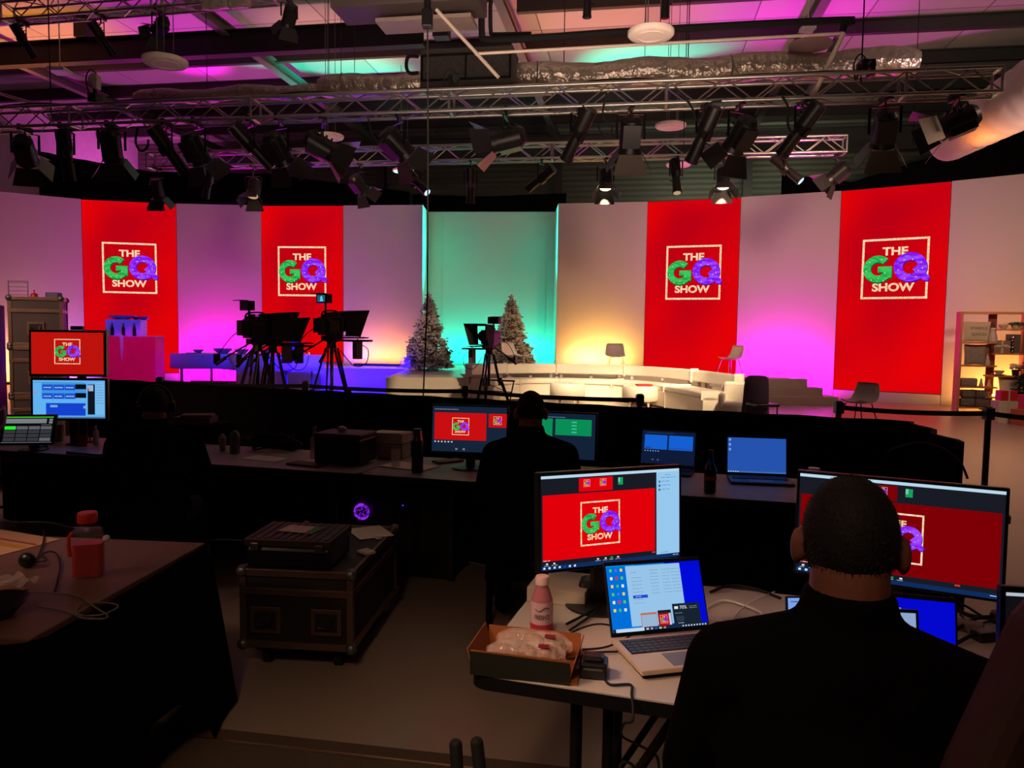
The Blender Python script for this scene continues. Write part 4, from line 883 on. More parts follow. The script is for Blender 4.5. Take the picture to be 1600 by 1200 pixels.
def cushion(loc, wd, h, mt, label, rz=D(-14), tilt=.15, th=.12, words=None, name='cushion', cat='cushion'):
    t = thing(name, label, cat, loc, rz); o = MB(); n = 12; vs = []
    for s_ in (-1, 1):
        for i in range(n+1):
            for j in range(n+1):
                u = 2*i/n-1; v = 2*j/n-1; e = (1-u**4)*(1-v**4); x = wd/2*u*(1-.05*(1-v*v)*0-.06*(1-abs(v))); zz = h/2*v*(1-.06*(1-abs(u)))
                vs.append((x, s_*th/2*e**.6+tilt*zz, h/2+zz))
    K = (n+1)**2; fs = []
    for s_ in (0, 1):
        for i in range(n):
            for j in range(n):
                q = (s_*K+i*(n+1)+j, s_*K+(i+1)*(n+1)+j, s_*K+(i+1)*(n+1)+j+1, s_*K+i*(n+1)+j+1); fs.append(q if s_ == 0 else q[::-1])
    o.add(vs, fs); o.build('cover', mt, t, True)
    if words:
        o = MB()
        for w_, zz, ww in words: text(o, w_, 0.02, h/2+zz, ww, h*.14, 0, 0, .02)
        o.v = [(x, -th/2*.97+tilt*(z_-h/2)-.004, z_) for x, y_, z_ in o.v]; o.build('lettering', mat('grey_print', (120, 110, 100), .8), t)
    return t
CU1 = mat('cream_fabric', (205, 190, 160), .9, 0, .3, 60); CU2 = mat('grey_pattern_fabric', (150, 138, 128), .9, 0, .3, 30, .5, 30); CU3 = mat('mauve_fabric', (140, 105, 100), .9)
cushion(sh(.36, .12, 1.581), .56, .46, CU1, 'cream cushion with lettering on the top left shelf', words=[('SPARKLE', .08, .34), ('SEASON', -.06, .3)])
cushion(sh(.42, .24, 1.065), .5, .46, CU3, 'mauve cushion standing behind the patterned cushion')
cushion(sh(.34, .11, 1.065), .44, .42, CU2, 'grey patterned cushion on the second left shelf')
cushion(sh(1.08, .12, .361), .46, .46, mat('cream_fabric_plain', (220, 205, 185), .9), 'plump cream cushion tilted on the lower right shelf', rz=D(-14), tilt=.3)
o = MB()
def blanket(x, z, wd, h, label):
    t = thing('folded_blanket', label, 'blanket', sh(x, .17, z), D(-14)); o = MB(); o.box((0, 0, h/2), (wd, .28, h)); o.build('fabric', mat('knit_pattern', (120, 112, 104), .9, 0, .5, 40, .7, 22), t, False, .05)
    o = MB(); o.box((0, 0, h/2), (.035, .295, h+.012)); o.build('ribbon', mat('dark_ribbon', (66, 58, 66), .6), t)
blanket(.38, .122, .6, .19, 'patterned folded blanket on the bottom shelf, lower of two'); blanket(.38, .315, .56, .18, 'patterned folded blanket on the bottom shelf, upper of two')
slabthing('gift_basket', 'pale cloth parcel on the third left shelf', 'parcel', sh(.25, .17, .581), (.34, .2, .18), CU2, D(-14), .03)
CER = mat('cream_ceramic', (205, 192, 175), .4)
def figurine(x, z, h, label, hat=None, y=.12):
    t = thing('figurine', label, 'figurine', sh(x, y, z), 0); o = MB(); o.lathe([(0, 0), (h*.2, 0), (h*.22, h*.2), (h*.12, h*.55), (0, h*.56)], 14); o.sph((0, 0, h*.62), h*.13, n=12, h=8); o.build('body', CER, t, True)
    o = MB(); o.cyl((0, 0, h*.7), (0, 0, h), h*.12, .003, 12); o.build('hat', hat or mat('brown_felt', (100, 50, 36), .9), t)
figurine(.66, 1.581, .46, 'tall gnome figurine with brown hat beside the lettered cushion', y=.06)
figurine(.50, .581, .2, 'small cream figurine on the third left shelf, left one', CER); figurine(.66, .581, .18, 'small cream figurine on the third left shelf, right one', CER)
figurine(.58, 1.065, .26, 'small cream figurine in front of the patterned cushion', CER, .05)
t = thing('potted_plant', 'small green plant in a bowl on the top right shelf', 'plant', sh(1.15, .17, 1.882)); o = MB(); o.lathe([(0, 0), (.07, 0), (.1, .08), (0, .08)], 16); o.build('pot', CER, t, True)
o = MB(); rd = random.Random(4)
for i in range(70):
    a_ = rd.random()*2*PI; r_ = .13*rd.random(); c = Vector((r_*math.cos(a_), r_*math.sin(a_), .08+.06*rd.random())); o.sph(c, (.03, .012, .018), n=6, h=4)
o.build('leaves', mat('plant_green', (70, 96, 50), .7), t)
bowl(sh(.9, .17, 1.882), .1, .09, 'pale dish on the top right shelf', CER, group=None)
t = thing('gift_box', 'gift box with cream bow on the upper right shelf', 'gift', sh(.86, .13, 1.342), D(-14)); o = MB(); o.box((0, 0, .14), (.32, .16, .28)); o.build('box', mat('kraft_wrap', (150, 120, 90), .8), t, False, .004)
o = MB(); o.box((0, 0, .14), (.05, .17, .288)); o.box((0, 0, .14), (.33, .17, .04)); 
for s_ in (-1, 1): o.sph((s_*.07, -.09, .15), (.07, .02, .04), n=10, h=6)
o.build('bow', CER, t)
slabthing('picture_frame', 'dark rectangular frame standing behind the bauble string on the upper right shelf', 'frame', sh(1.14, .26, 1.342), (.3, .03, .42), mat('grey_print_board', (96, 86, 84), .7), D(-14))
t = thing('bauble_string', 'string of silver baubles in front of the dark frame', 'decoration', sh(1.08, .1, 1.342)); o = MB()
for j in range(5): o.sph((0, 0, .045+.075*j), .038, n=12, h=8)
o.build('baubles', CHR, t, True)
plate(sh(.86, .16, .842), .15, 'wide plate under the cup on the middle right shelf', CER, group=None)
bowl(sh(.86, .16, .858), .11, .09, 'stacked bowl on the plate of the middle right shelf', CER, group=None)
t = thing('flower_pot', 'pot of white flowers on the middle right shelf', 'plant', sh(1.18, .15, .842)); o = MB(); o.lathe([(0, 0), (.06, 0), (.075, .13), (0, .13)], 14); o.build('pot', mat('dark_stoneware', (50, 40, 45), .5), t, True)
o = MB()
for i in range(14): a_ = i*2.4; o.sph((.09*math.cos(a_), .05*math.sin(a_), .2+.03*math.sin(i*1.3)), .04, n=8, h=6)
o.cyl((0, 0, .12), (0, 0, .2), .01, n=6); o.build('flowers', mat('white_petals', (215, 205, 190), .8), t)
for x in (.3, 1.05): area('shelf_lamp', sh(x, .55, .1), sh(x, .9, 1.2), .3, .06, 7, (1, .45, .12))
p = sh(.98, .2, .362); o = MB(); o.sph((p[0]-.28, p[1]-.1, .40), .03, n=10, h=8); tag(o.build('lamp_bulb', em((255, 210, 110), 5), None, True), 'small bright lamp under the cream cushion of the shelf unit', 'lamp')
# green tree and presents
GR1 = mat('green_needles', (44, 62, 36), .8, 0, 0, 1, .3, 9); GR2 = mat('green_needles_dark', (24, 36, 22), .8)
p = at(1634, 640, 15.8); xmas_tree((p.x, 15.8, 0), 1.9, .75, GR1, GR2, 'green christmas tree with baubles cut by the right edge', 'green_tree', 26, (mat('blue_bauble', (110, 120, 160), .2, .5), WB_, mat('red_bauble', (190, 30, 30), .2)), 9, False, 3400)
REDP = mat('red_wrap', (205, 30, 40), .5); SPOT = mat('cream_wrap', (215, 200, 175), .7, 0, 0, 1, .5, 40); SAL = mat('salmon_wrap', (205, 90, 66), .6)
def gift(px, py, Y, d, mt, rib, label, rz=.1, z=0):
    p = at(px, py, Y); t = thing('gift_box', label, 'gift', (p.x, Y, z), rz); o = MB(); o.box((0, 0, d[2]/2), d); o.build('box', mt, t, False, .005)
    o = MB(); o.box((0, 0, d[2]/2), (.03, d[1]+.008, d[2]+.008)); o.build('ribbon', rib, t)
gift(1568, 650, 14.9, (.36, .3, .44), SPOT, CER, 'large cream patterned gift box at the right below the red box', -.1)
gift(1571, 640, 14.9, (.3, .24, .2), REDP, CER, 'red gift box on top of the cream patterned one', -.15, .441)
gift(1600, 655, 14.55, (.34, .3, .3), SAL, REDP, 'salmon gift box at the right edge beside the cream one', .2)
gift(1608, 640, 15.05, (.3, .26, .55), REDP, CER, 'red gift box behind the salmon one at the right edge', .1)
# ------------------------------------------------------------------ belt barriers
def post(px, py, lab, H2=.97, Y=None):
    p = onz(px, py, H2) if Y is None else Vector((at(px, py, Y).x, Y, 0)); t = thing('barrier_post', lab, 'barrier post', (p.x, p.y, 0), 0, 'belt barrier posts')
    o = MB(); o.lathe([(0, 0), (.17, 0), (.17, .012), (.05, .035), (0, .035)], 24); o.build('foot', mat('dull_steel', (150, 140, 130), .35, .8), t, True)
    o = MB(); o.cyl((0, 0, .03), (0, 0, H2-.1), .03, n=14); o.build('pole', BLKM, t, True)
    o = MB(); o.box((0, 0, H2-.06), (.085, .085, .12)); o.cyl((0, 0, H2), (0, 0, H2+.012), .035, n=12); o.build('belt_head', PLAS, t, False, .008); return Vector((p.x, p.y, 0))
q1 = post(1000, 617, 'black belt barrier post in front of the right pouf'); q0 = post(727, 604, 'black belt barrier post left of the wheeled television camera'); qm = post(478, 596, 'black belt barrier post between the first two television cameras')
qL = post(250, 590, 'black belt barrier post left of the blue lit table')
r1_ = post(1311, 628, 'black belt barrier post by the grey shell chair'); r2_ = post(1545, 637, 'full height black belt barrier post at the right on the pale floor'); r3_ = post(1720, 648, 'belt barrier post just beyond the right edge')
def belt(a_, b_, lab, sag=.02):
    o = MB(); n = 12; vs = []
    for i in range(n+1):
        f = i/n; q = a_.lerp(b_, f); z = .91-sag*4*f*(1-f); vs += [(q.x, q.y-.002, z-.025), (q.x, q.y-.002, z+.025), (q.x, q.y+.002, z+.025), (q.x, q.y+.002, z-.025)]
    o.add(vs, [(4*i+e, 4*i+(e+1) % 4, 4*i+4+(e+1) % 4, 4*i+4+e) for i in range(n) for e in range(4)]); tag(o.build('barrier_belt', mat('black_webbing', (18, 16, 18), .8)), lab, 'belt', 'barrier belts')
def sho(a_, b_): d = (b_-a_).normalized()*.046; return a_+d, b_-d
belt(*sho(qL, qm), 'black belt stretched below the blue lit table'); belt(*sho(qm, q0), 'black belt stretched in front of the blue stage front'); belt(*sho(q0, q1), 'black belt stretched in front of the sofa and poufs')
belt(*sho(r1_, r2_), 'black belt stretched across the legs of the grey shell chair'); belt(*sho(r2_, r3_), 'black belt running off the right edge before the gifts')
# black draped desk screen
drape_wall('desk_screen', [(-5.6, 9.75, 1.0), (-2.9, 8.5, 1.0), (3.14, 5.9, 1.0)], 'long low black draped screen between the crew desks and the stage', .01)
drape_wall('desk_screen', [(3.14, 5.86, 1.0), (2.83, 4.74, 1.0)], 'short black draped screen return at the right end of the crew desks', .01)
cable('floor_cable', [(5.0, 7.1, .02), (5.4, 7.0, .02), (6.4, 7.3, .02), (7.5, 7.2, .02)], .02, 'black cable lying on the floor right of the full height barrier post')
# ------------------------------------------------------------------ screens
class UI:
    def __init__(s, w, h, k=1.0): s.w = w; s.h = h; s.mb = MB(); s.mats = []; s.k = k; s.y = 0; s.rd = random.Random(11)
    def c(s, rgb):
        m_ = em(rgb, s.k)
        if m_ not in s.mats: s.mats.append(m_)
        return s.mats.index(m_)
    def r(s, x0, y0, x1, y1, rgb, lay=1):       # fractions, origin top left
        W, H = s.w, s.h; s.mb.rect(-W/2+x0*W, H/2-y1*H, -W/2+x1*W, H/2-y0*H, lay, s.c(rgb))
    def t(s, body, cx, cy, wd, ht, rgb, lay=3): text(s.mb, body, -s.w/2+cx*s.w, s.h/2-cy*s.h, wd*s.w, ht*s.h, -lay*.0007, s.c(rgb), .0)
    def lines(s, x0, y0, x1, n, dy, rgb, lay=3, h=.006):
        for i in range(n):
            x = x0
            while x < x1-.01:
                e = min(x1, x+s.rd.uniform(.012, .04)); s.r(x, y0+i*dy, e, y0+i*dy+h, rgb, lay); x = e+.006
    def logo(s, cx, cy, size, sc=40):
        i = len(s.mats); s.mats += logo_mats(s.k, 1.0, sc); logo(s.mb, -s.w/2+cx*s.w, s.h/2-cy*s.h, size*s.h, -.0022, .0004, i)
DKB = (26, 28, 40)
def ui_call(u, dim=1.0, side=True):     # the video call window of the two near monitors
    red = (225*dim, 0, 10*dim); W_ = .825 if side else 1
    u.r(0, 0, 1, 1, (20, 22, 32), 0); u.r(0, 0, 1, .03, (185, 215, 235)); u.r(0, .03, W_, 1, (24, 26, 36))
    u.r(.26, .045, .5, .19, red, 2)
    u.logo(.315, .1, .075, 160); u.logo(.43, .1, .075, 160)
    u.r(.54, .06, .575, .14, (20, 160, 90), 2); u.r(.54, .06, .553, .11, (120, 200, 170), 3)
    u.r(.01, .205, W_-.012, .905, red, 2); u.logo(.41 if side else .5, .54, .48, 14)
    if side:
        u.r(W_, .03, 1, .955, (150, 200, 238), 2)
        for i, c in enumerate(((40, 150, 130), (90, 60, 200), (30, 140, 110))): u.r(.84, .125+.045*i, .855, .15+.045*i, c, 3); u.lines(.865, .132+.045*i, .93, 1, .1, (90, 130, 170))
        u.lines(.89, .06, .93, 1, 1, (90, 130, 170)); u.lines(.86, .09, .97, 1, 1, (90, 130, 170)); u.lines(.86, .93, .92, 1, 1, (90, 130, 170))
    for x in (.03, .08, .385, .44, .485, .53): u.r(x, .925, x+.014, .94, (230, 230, 230), 3); u.lines(x-.012, .948, x+.028, 1, 1, (170, 170, 175))
    u.r(.48, .922, .5, .942, (20, 160, 80), 4); u.r(.79, .915, .815, .93, (220, 50, 50), 3); u.lines(.01, .895, .06, 1, 1, (240, 220, 220), 4)
    u.r(0, .955, 1, 1, (14, 44, 92), 2)
    for i in range(7): u.r(.012+.035*i, .967, .026+.035*i, .988, (200, 225, 245) if i != 4 else (10, 60, 220), 3)
    u.lines(.95, .97, .99, 1, 1, (200, 220, 240))
def screen_thing(name, cat, label, c, rz, tilt, w_, h_, ui, bez=.012, th=.03, zdesk=None, casing=PLAS, stand=True, k=1.0, foot=.12, arm_back=.09):
    t = thing(name, label, cat, (c.x, c.y, zdesk if zdesk is not None else c.z), rz)
    zz = c.z-(zdesk if zdesk is not None else c.z); Rt = Matrix.Translation((0, 0, zz)) @ Matrix.Rotation(-tilt, 4, 'X')
    o = MB(Rt); o.box((0, th/2+.001, 0), (w_+2*bez, th, h_+2*bez)); o.build('casing', casing, t, False, .003)
    u = UI(w_, h_, k); ui(u); u.mb.v = [tuple(Rt @ (Vector(v)+Vector((0, -.0005, 0)))) for v in u.mb.v]; u.mb.build('display', u.mats, t)
    if stand:
        if arm_back > .12: o = MB(); o.box((0, (arm_back+th)/2-.01, zz), (.08, arm_back-th, .05)); o.build('bracket', casing, t)
        o = MB(); o.box((0, arm_back, zz/2+.008), (.06, .025, zz-.016)); o.box((0, arm_back-.012, zz), (.12, .035, .08)); sd_ = o.build('stand', casing, t, True); o = MB(); o.lathe([(0, 0), (foot, 0), (foot, .008), (.04, .016), (0, .016)], 28, 0, (0, arm_back-.01, .001)); o.build('foot', casing, sd_, True)
    return t
DZ = .74
c = at(957, 809, 2.42)
screen_thing('monitor', 'monitor', 'near monitor with bright red video call and pale side column, behind the open laptop', c, D(21), D(3), .505, .297, lambda u: ui_call(u), zdesk=DZ, bez=.011, arm_back=.08)
c = at(1399, 833, 2.42)
screen_thing('monitor', 'monitor', 'near monitor half hidden behind the head of the man at the right', c, D(-27), D(3), .595, .335, lambda u: (ui_call(u, .55, False)), zdesk=DZ, bez=.01, arm_back=.09)
# laptops
def laptop(name, label, hinge, rz, w_, d_, hs, open_deg, ui, case, keys=True, k=1.0, cat='laptop'):
    t = thing(name, label, cat, hinge, rz)
    o = MB(); o.box((0, -d_/2, .009), (w_, d_, .014)); o.build('base', case, t, False, .003)
    if keys:
        o = MB(); o.box((0, -d_*.30, .0165), (w_*.9, d_*.44, .0012)); o.build('keyboard_deck', PLAS, t)
        o = MB(); kw = w_*.9/14
        for r in range(5):
            for q in range(14):
                if r == 4 and 4 <= q <= 8:
                    if q == 4: o.box((-w_*.45+kw*6.5, -d_*(.105+.084*r)-.008, .0185), (kw*4.8, d_*.068, .002))
                    continue
                o.box((-w_*.45+kw*(q+.5), -d_*(.105+.084*r)-.008, .0185), (kw*.84, d_*.068, .002))
        o.build('keys', mat('laptop_keys', (62, 56, 58), .5), t)
        o = MB(); o.box((0, -d_*.76, .0164), (w_*.38, d_*.36, .0008)); o.build('touchpad', mat('touchpad_grey', (120, 108, 104), .35), t)
    a_ = D(open_deg-90); Rt = Matrix.Translation((0, 0, .018)) @ Matrix.Rotation(-a_, 4, 'X') @ Matrix.Translation((0, 0, hs/2+.008))
    o = MB(Rt); o.box((0, .005, 0), (w_, .007, hs+.014)); lid_ = o.build('lid', case if not keys else PLAS, t, False, .002)
    u = UI(w_*.965, hs*.95, k); ui(u); u.mb.v = [tuple(Rt @ (Vector(v)+Vector((0, -.0005, 0)))) for v in u.mb.v]; u.mb.build('display', u.mats, lid_)
    return t
def ui_laptop(u):
    u.r(0, 0, 1, 1, (0, 110, 215), 0); u.r(.62, 0, 1, 1, (0, 10, 215), 1); u.r(.2, .02, .78, .93, (150, 195, 232), 2); u.r(0, 0, .3, .02, (0, 140, 225), 2)
    cols = [(90, 200, 90), (215, 40, 50), (235, 235, 235), (60, 190, 110), (250, 210, 60), (60, 120, 240)]
    for i in range(6):
        for j in range(3): u.r(.03+.055*j, .05+.12*i, .055+.055*j, .095+.12*i, cols[(i*2+j*5) % 6], 3)
    u.lines(.25, .12, .32, 1, 1, (100, 125, 150)); u.lines(.25, .2, .36, 8, .055, (110, 135, 160)); u.r(.245, .47, .4, .515, (20, 70, 210), 4); u.lines(.27, .488, .33, 1, 1, (220, 230, 250), 5)
    for x in (.45, .58, .68): u.lines(x, .1, x+.09, 8, .05, (110, 135, 160))
    u.r(0, .95, 1, 1, (20, 40, 60), 4); u.r(.03, .95, .32, 1, (190, 215, 230), 5); 
    u.r(.3, .74, .47, .95, (190, 110, 80), 4); u.r(.305, .77, .465, .945, (150, 180, 210), 5); u.r(.48, .72, .62, .95, (24, 30, 44), 4); u.r(.485, .77, .59, .945, (200, 10, 20), 5); u.r(.592, .77, .615, .945, (190, 205, 220), 5)
    i = len(u.mats); u.mats += logo_mats(1, 1, 160); logo(u.mb, -u.w/2+.535*u.w, u.h/2-.855*u.h, .12*u.h, -.0045, .0004, i)
    u.r(.64, .64, .93, .95, (22, 34, 48), 4); u.t('70%', .755, .70, .075, .05, (215, 225, 230), 5); u.r(.66, .68, .7, .72, (215, 225, 230), 5); u.lines(.82, .69, .9, 2, .025, (150, 165, 175), 5); u.lines(.66, .78, .74, 1, 1, (140, 155, 165), 5); u.r(.67, .83, .75, .91, (40, 54, 70), 5); u.lines(.68, .93, .74, 1, 1, (200, 210, 220), 6)
    for q in range(9): u.r(.72+.03*q, .968, .735+.03*q, .986, (210, 220, 230), 6)
    for q in range(5): u.r(.34+.045*q, .965, .365+.045*q, .99, [(200, 210, 230), (160, 175, 190), (20, 90, 220), (230, 200, 120), (220, 120, 150)][q], 6)
hg = onz(1034, 999, DZ+.014)
SILV = mat('silver_laptop', (214, 186, 164), .45, .2)  # silver with the tint of the warm light mixed into its base colour
laptop('laptop', 'open silver laptop with keyboard in front of the near left monitor', Vector((hg.x, hg.y, DZ+.013)), D(14), .315, .215, .2, 112, ui_laptop, SILV)
o = MB(); o.box((0, -.105, -.006), (.29, .19, .012)); ob = o.build('laptop_riser', RUB); ob.location = (hg.x+.0, hg.y, DZ+.013); ob.rotation_euler = (0, 0, D(14)); tag(ob, 'flat black pad beneath the open silver laptop', 'pad')
def ui_blue(u): u.r(0, 0, 1, 1, (4, 8, 205), 0); u.r(.3, .12, .62, .6, (120, 150, 205), 1); u.lines(.38, .2, .5, 3, .1, (90, 110, 160), 2)
p = onz(1400, 988, DZ)
laptop('laptop', 'laptop with deep blue desktop hidden behind the man at the right', Vector((.975, 1.9, DZ)), D(-16), .345, .235, .215, 105, ui_blue, PLAS)
def ui_white(u): u.r(0, 0, 1, 1, (120, 160, 235), 0); u.lines(.05, .08, .95, 1, 1, (60, 80, 120), 1, .03)
screen_thing('tablet', 'tablet', 'small pale blue screen at the left shoulder of the man at the right', at(1277, 964, 1.88), D(3), D(10), .15, .095, ui_white, .004, .01, stand=False)
screen_thing('tablet', 'tablet', 'small black tablet with pale screen leaning at the right shoulder of the man', at(1396, 985, 1.78), D(-6), D(12), .105, .085, lambda u: u.r(0, 0, 1, 1, (140, 165, 205), 0), .008, .01, stand=False)
p = at(1592, 985, 1.75)
def ui_edge(u): u.r(0, 0, 1, 1, (14, 14, 20), 0); u.r(.0, .01, 1, .05, (180, 190, 200), 1); u.r(.16, .08, 1, .85, (190, 5, 10), 1)
screen_thing('monitor', 'monitor', 'dark bezelled screen with red picture cut by the right edge above the chair', Vector((p.x+.13, 1.75, p.z-.015)), D(-8), D(4), .3, .2, ui_edge, .012, .02, zdesk=DZ, foot=.09, arm_back=.05)
# ------------------------------------------------------------------ near right table
TOPW = mat('pale_laminate_top', (196, 184, 176), .4, 0, 0, 1, .05, 3)
ta = D(-16.6); T0 = Vector((-.105, 1.965, 0)); tu = Vector((math.cos(ta), math.sin(ta), 0)); tv = Vector((-math.sin(ta), math.cos(ta), 0))
def round_rect(x0, y0, x1, y1, r, n=6):
    out = []
    for cx, cy, a0 in ((x1-r, y0+r, -90), (x1-r, y1-r, 0), (x0+r, y1-r, 90), (x0+r, y0+r, 180)):
        for i in range(n+1): a_ = math.radians(a0+90*i/n); out.append((cx+r*math.cos(a_), cy+r*math.sin(a_)))
    return out
def folding_table(label, org, rz, L, W_, h, top=TOPW, edge=PLAS, legs=True, group=None, inset=.28):
    t = thing('folding_table', label, 'table', org, rz, group)
    o = MB(); o.prism(round_rect(0, 0, L, W_, .05), h-.004, h); o.build('tabletop', top, t)
    o = MB(); o.prism(round_rect(-.002, -.002, L+.002, W_+.002, .052), h-.04, h-.0041); o.build('edge_band', edge, t)
    for x in (inset, L-inset):
        for y in (.07, W_-.07): o = MB(); o.cyl((x, y, h-.04), (x, y, .0), .017, n=10); o.build('leg', BLKM, t, True)
        o = MB(); o.cyl((x, .07, .16), (x, W_-.07, .16), .012, n=8); o.cyl((x, W_/2, .16), (x+(.3 if x < L/2 else -.3), W_/2, h-.05), .011, n=8); o.build('brace', BLKM, t, True)
    return t
t = folding_table('pale topped folding table in the right foreground with laptop and two monitors', (T0.x, T0.y, 0), ta, 2.1, .93, DZ)
o = MB(); o.cyl((.33, .07, .3), (.55, .08, DZ-.05), .013, n=8); o.cyl((.36, .11, DZ-.04), (.36, .11, 0), .016, n=10); o.build('brace', BLKM, t, True)
def onT(x, y, z=DZ): q = T0+tu*x+tv*y; return Vector((q.x, q.y, z))
# cardboard tray with pastry packs
CARD = mat('brown_cardboard', (150, 84, 40), .8, 0, .1, 30, .15, 8)
p = onz(818, 1035, DZ)
t = thing('cardboard_tray', 'open brown cardboard tray on the near corner of the pale table', 'tray', (p.x+.01, p.y-.01, DZ+.001), D(-13))
o = MB(); o.box((0, .0, .002), (.27, .19, .003)); o.build('bottom', CARD, t)
for nm, cc, dd, rt in (('flap', (0, -.095, .033), (.27, .003, .066), RX(D(6))), ('flap', (0, .095, .03), (.27, .003, .06), RX(D(-8))), ('flap', (-.136, 0, .033), (.003, .19, .07), Matrix.Rotation(D(-14), 3, 'Y')), ('flap', (.136, 0, .03), (.003, .19, .06), Matrix.Rotation(D(14), 3, 'Y'))):
    o = MB(); o.box(cc, dd, 0, rt); o.build(nm, CARD, t)
o = MB(); o.prism([(-.134, .0), (.134, .0), (.134, .062), (-.134, .066)], 0, .001); o.v = [(x, -.1012+z*-1-y*.08, y) for x, y, z in o.v]; o.build('printed_band', mat('dark_print', (30, 30, 24), .6), t)
WRAP = mat('clear_wrap', (235, 215, 205), .12, 0, .9, 30, .1, 8, alpha=.3); BREAD = mat('golden_pastry', (140, 84, 36), .7, 0, .5, 30, .35, 14)
for j, (x, y, z, r_, lab) in enumerate(((.0, -.02, .03, .1, 'wrapped golden pastries at the front of the cardboard tray'), (.01, .045, .035, -.06, 'wrapped golden pastries at the back of the cardboard tray'))):
    q = RZ(D(-13)) @ Vector((x, y, 0)); t = thing('pastry_pack', lab, 'pastry', (p.x+.01+q.x, p.y-.01+q.y, DZ+.006), D(-13)+r_)
    o = MB()
    for k3 in range(3): o.sph((-.06+.06*k3, 0, z), (.034, .028, .027), n=12, h=8)
    o.build('pastry', BREAD, t, True)
    o = MB(); n = 10; vs = []
    for i in range(9):
        f = i/8*2-1; s_ = max(.12, (1-abs(f)**4))**.5
        for k3 in range(12): a_ = 2*PI*k3/12; vs.append((f*.108, .036*s_*math.cos(a_)*(1+.12*math.sin(i*3+k3*2)), z+.004+(.032*s_*math.sin(a_))*(1+.12*math.cos(i*2+k3*3))))
    o.add(vs, [(i*12+k3, i*12+(k3+1) % 12, (i+1)*12+(k3+1) % 12, (i+1)*12+k3) for i in range(8) for k3 in range(12)]); o.build('wrapper', WRAP, t)
    o = MB(); o.box((.05, -.02, z+.034), (.03, .012, .002), 0, RX(.5)); o.build('seal_label', mat('dull_red_print', (120, 26, 36), .4), t)
p = onz(888, 1062, DZ); o = MB(); o.box((0, 0, .004), (.06, .085, .006)); ob = o.build('cardboard_piece', CARD); ob.location = (p.x, p.y+.01, DZ+.001); ob.rotation_euler = (0, 0, D(-12)); tag(ob, 'small flat piece of cardboard between the tray and the black adapter', 'cardboard')
# smoothie bottle
p = onz(846, 988, DZ)
t = thing('drink_bottle', 'pink drink bottle with white cap behind the cardboard tray', 'bottle', (p.x, p.y, DZ+.001))
o = MB(); o.lathe([(0, 0), (.030, .0), (.034, .006), (.034, .09), (.032, .105), (.022, .135), (.018, .142), (.018, .15)], 24); o.build('body', mat('pink_drink', (196, 120, 130), .2, trans=.2), t, True)
o = MB(); o.lathe([(.0345, .012), (.0347, .088), (.033, .1)], 24); o.build('sleeve_label', mat('pale_pink_label', (205, 165, 172), .5), t, True)
o = MB(); o.lathe([(.035, .012), (.0351, .034)], 24); o.build('label_band', mat('raspberry_print', (170, 40, 60), .5), t, True)
o = MB(); o.lathe([(.021, .15), (.021, .172), (.019, .175), (0, .175)], 20); o.build('screw_cap', mat('pink_white_cap', (225, 190, 185), .4), t, True)
o = MB(); text(o, "FRESH'D", 0, .058, .048, .015, 0, 0, .01); o.v = [(.0356*math.sin(x/.0356), -.0356*math.cos(x/.0356), z) for x, y, z in o.v]; o.tube([(.0358*math.sin(a_/.0356*.022), -.0358*math.cos(a_/.0356*.022), .082+.006*math.sin(a_*PI)) for a_ in [-1+.2*i for i in range(11)]], .0012, 4); o.build('lettering', mat('dark_print', (30, 30, 24), .6), t)
# white box behind
slabthing('white_box', 'low white box at the far left corner of the pale table', 'box', (onz(865, 935, DZ).x+.02, onz(865, 935, DZ).y, DZ+.001), (.2, .13, .05), mat('white_card', (200, 186, 165), .7), D(-16), .003)
p = onz(925, 935, DZ); slabthing('black_case', 'black pouch between the white box and the laptop screen', 'pouch', (p.x, p.y, DZ+.001), (.09, .1, .07), BLK, D(-10), .02)
p = onz(928, 1058, DZ)
t = thing('power_adapter', 'black power adapter lying on the pale table left of the laptop', 'adapter', (p.x, p.y+.01, DZ+.001), D(-10)); o = MB(); o.box((0, 0, .022), (.075, .06, .044)); o.box((.0, .0, .05), (.055, .045, .014)); o.build('body', PLAS, t, False, .008)
o = MB(); o.box((0, -.0302, .028), (.05, .001, .005)); o.build('metal_strip', STEEL, t)
TC = lambda px, py, z=DZ+.006: onz(px, py, z)
cable('adapter_cable', [TC(945, 1062), TC(955, 1070), TC(985, 1070), TC(987, 1085), (onz(985, 1093, DZ).x, onz(985, 1100, DZ).y-.02, DZ-.03), at(975, 1130, 1.85), at(972, 1150, 1.9), at(1000, 1165, 1.9), at(1025, 1180, 1.9), at(1030, 1205, 1.9)], .0035, 'thin black adapter cable falling over the front edge of the pale table')
cable('hanging_cable', [at(1052, 1128, 1.95), at(1050, 1160, 1.95), at(1040, 1190, 1.95), at(1035, 1230, 1.95)], .006, 'thick black cable hanging under the pale table')
cable('hanging_cable', [at(965, 1215, 1.95), at(972, 1192, 1.95), at(988, 1195, 1.95), at(995, 1215, 1.95)], .004, 'small cable loop at the bottom edge below the pale table')
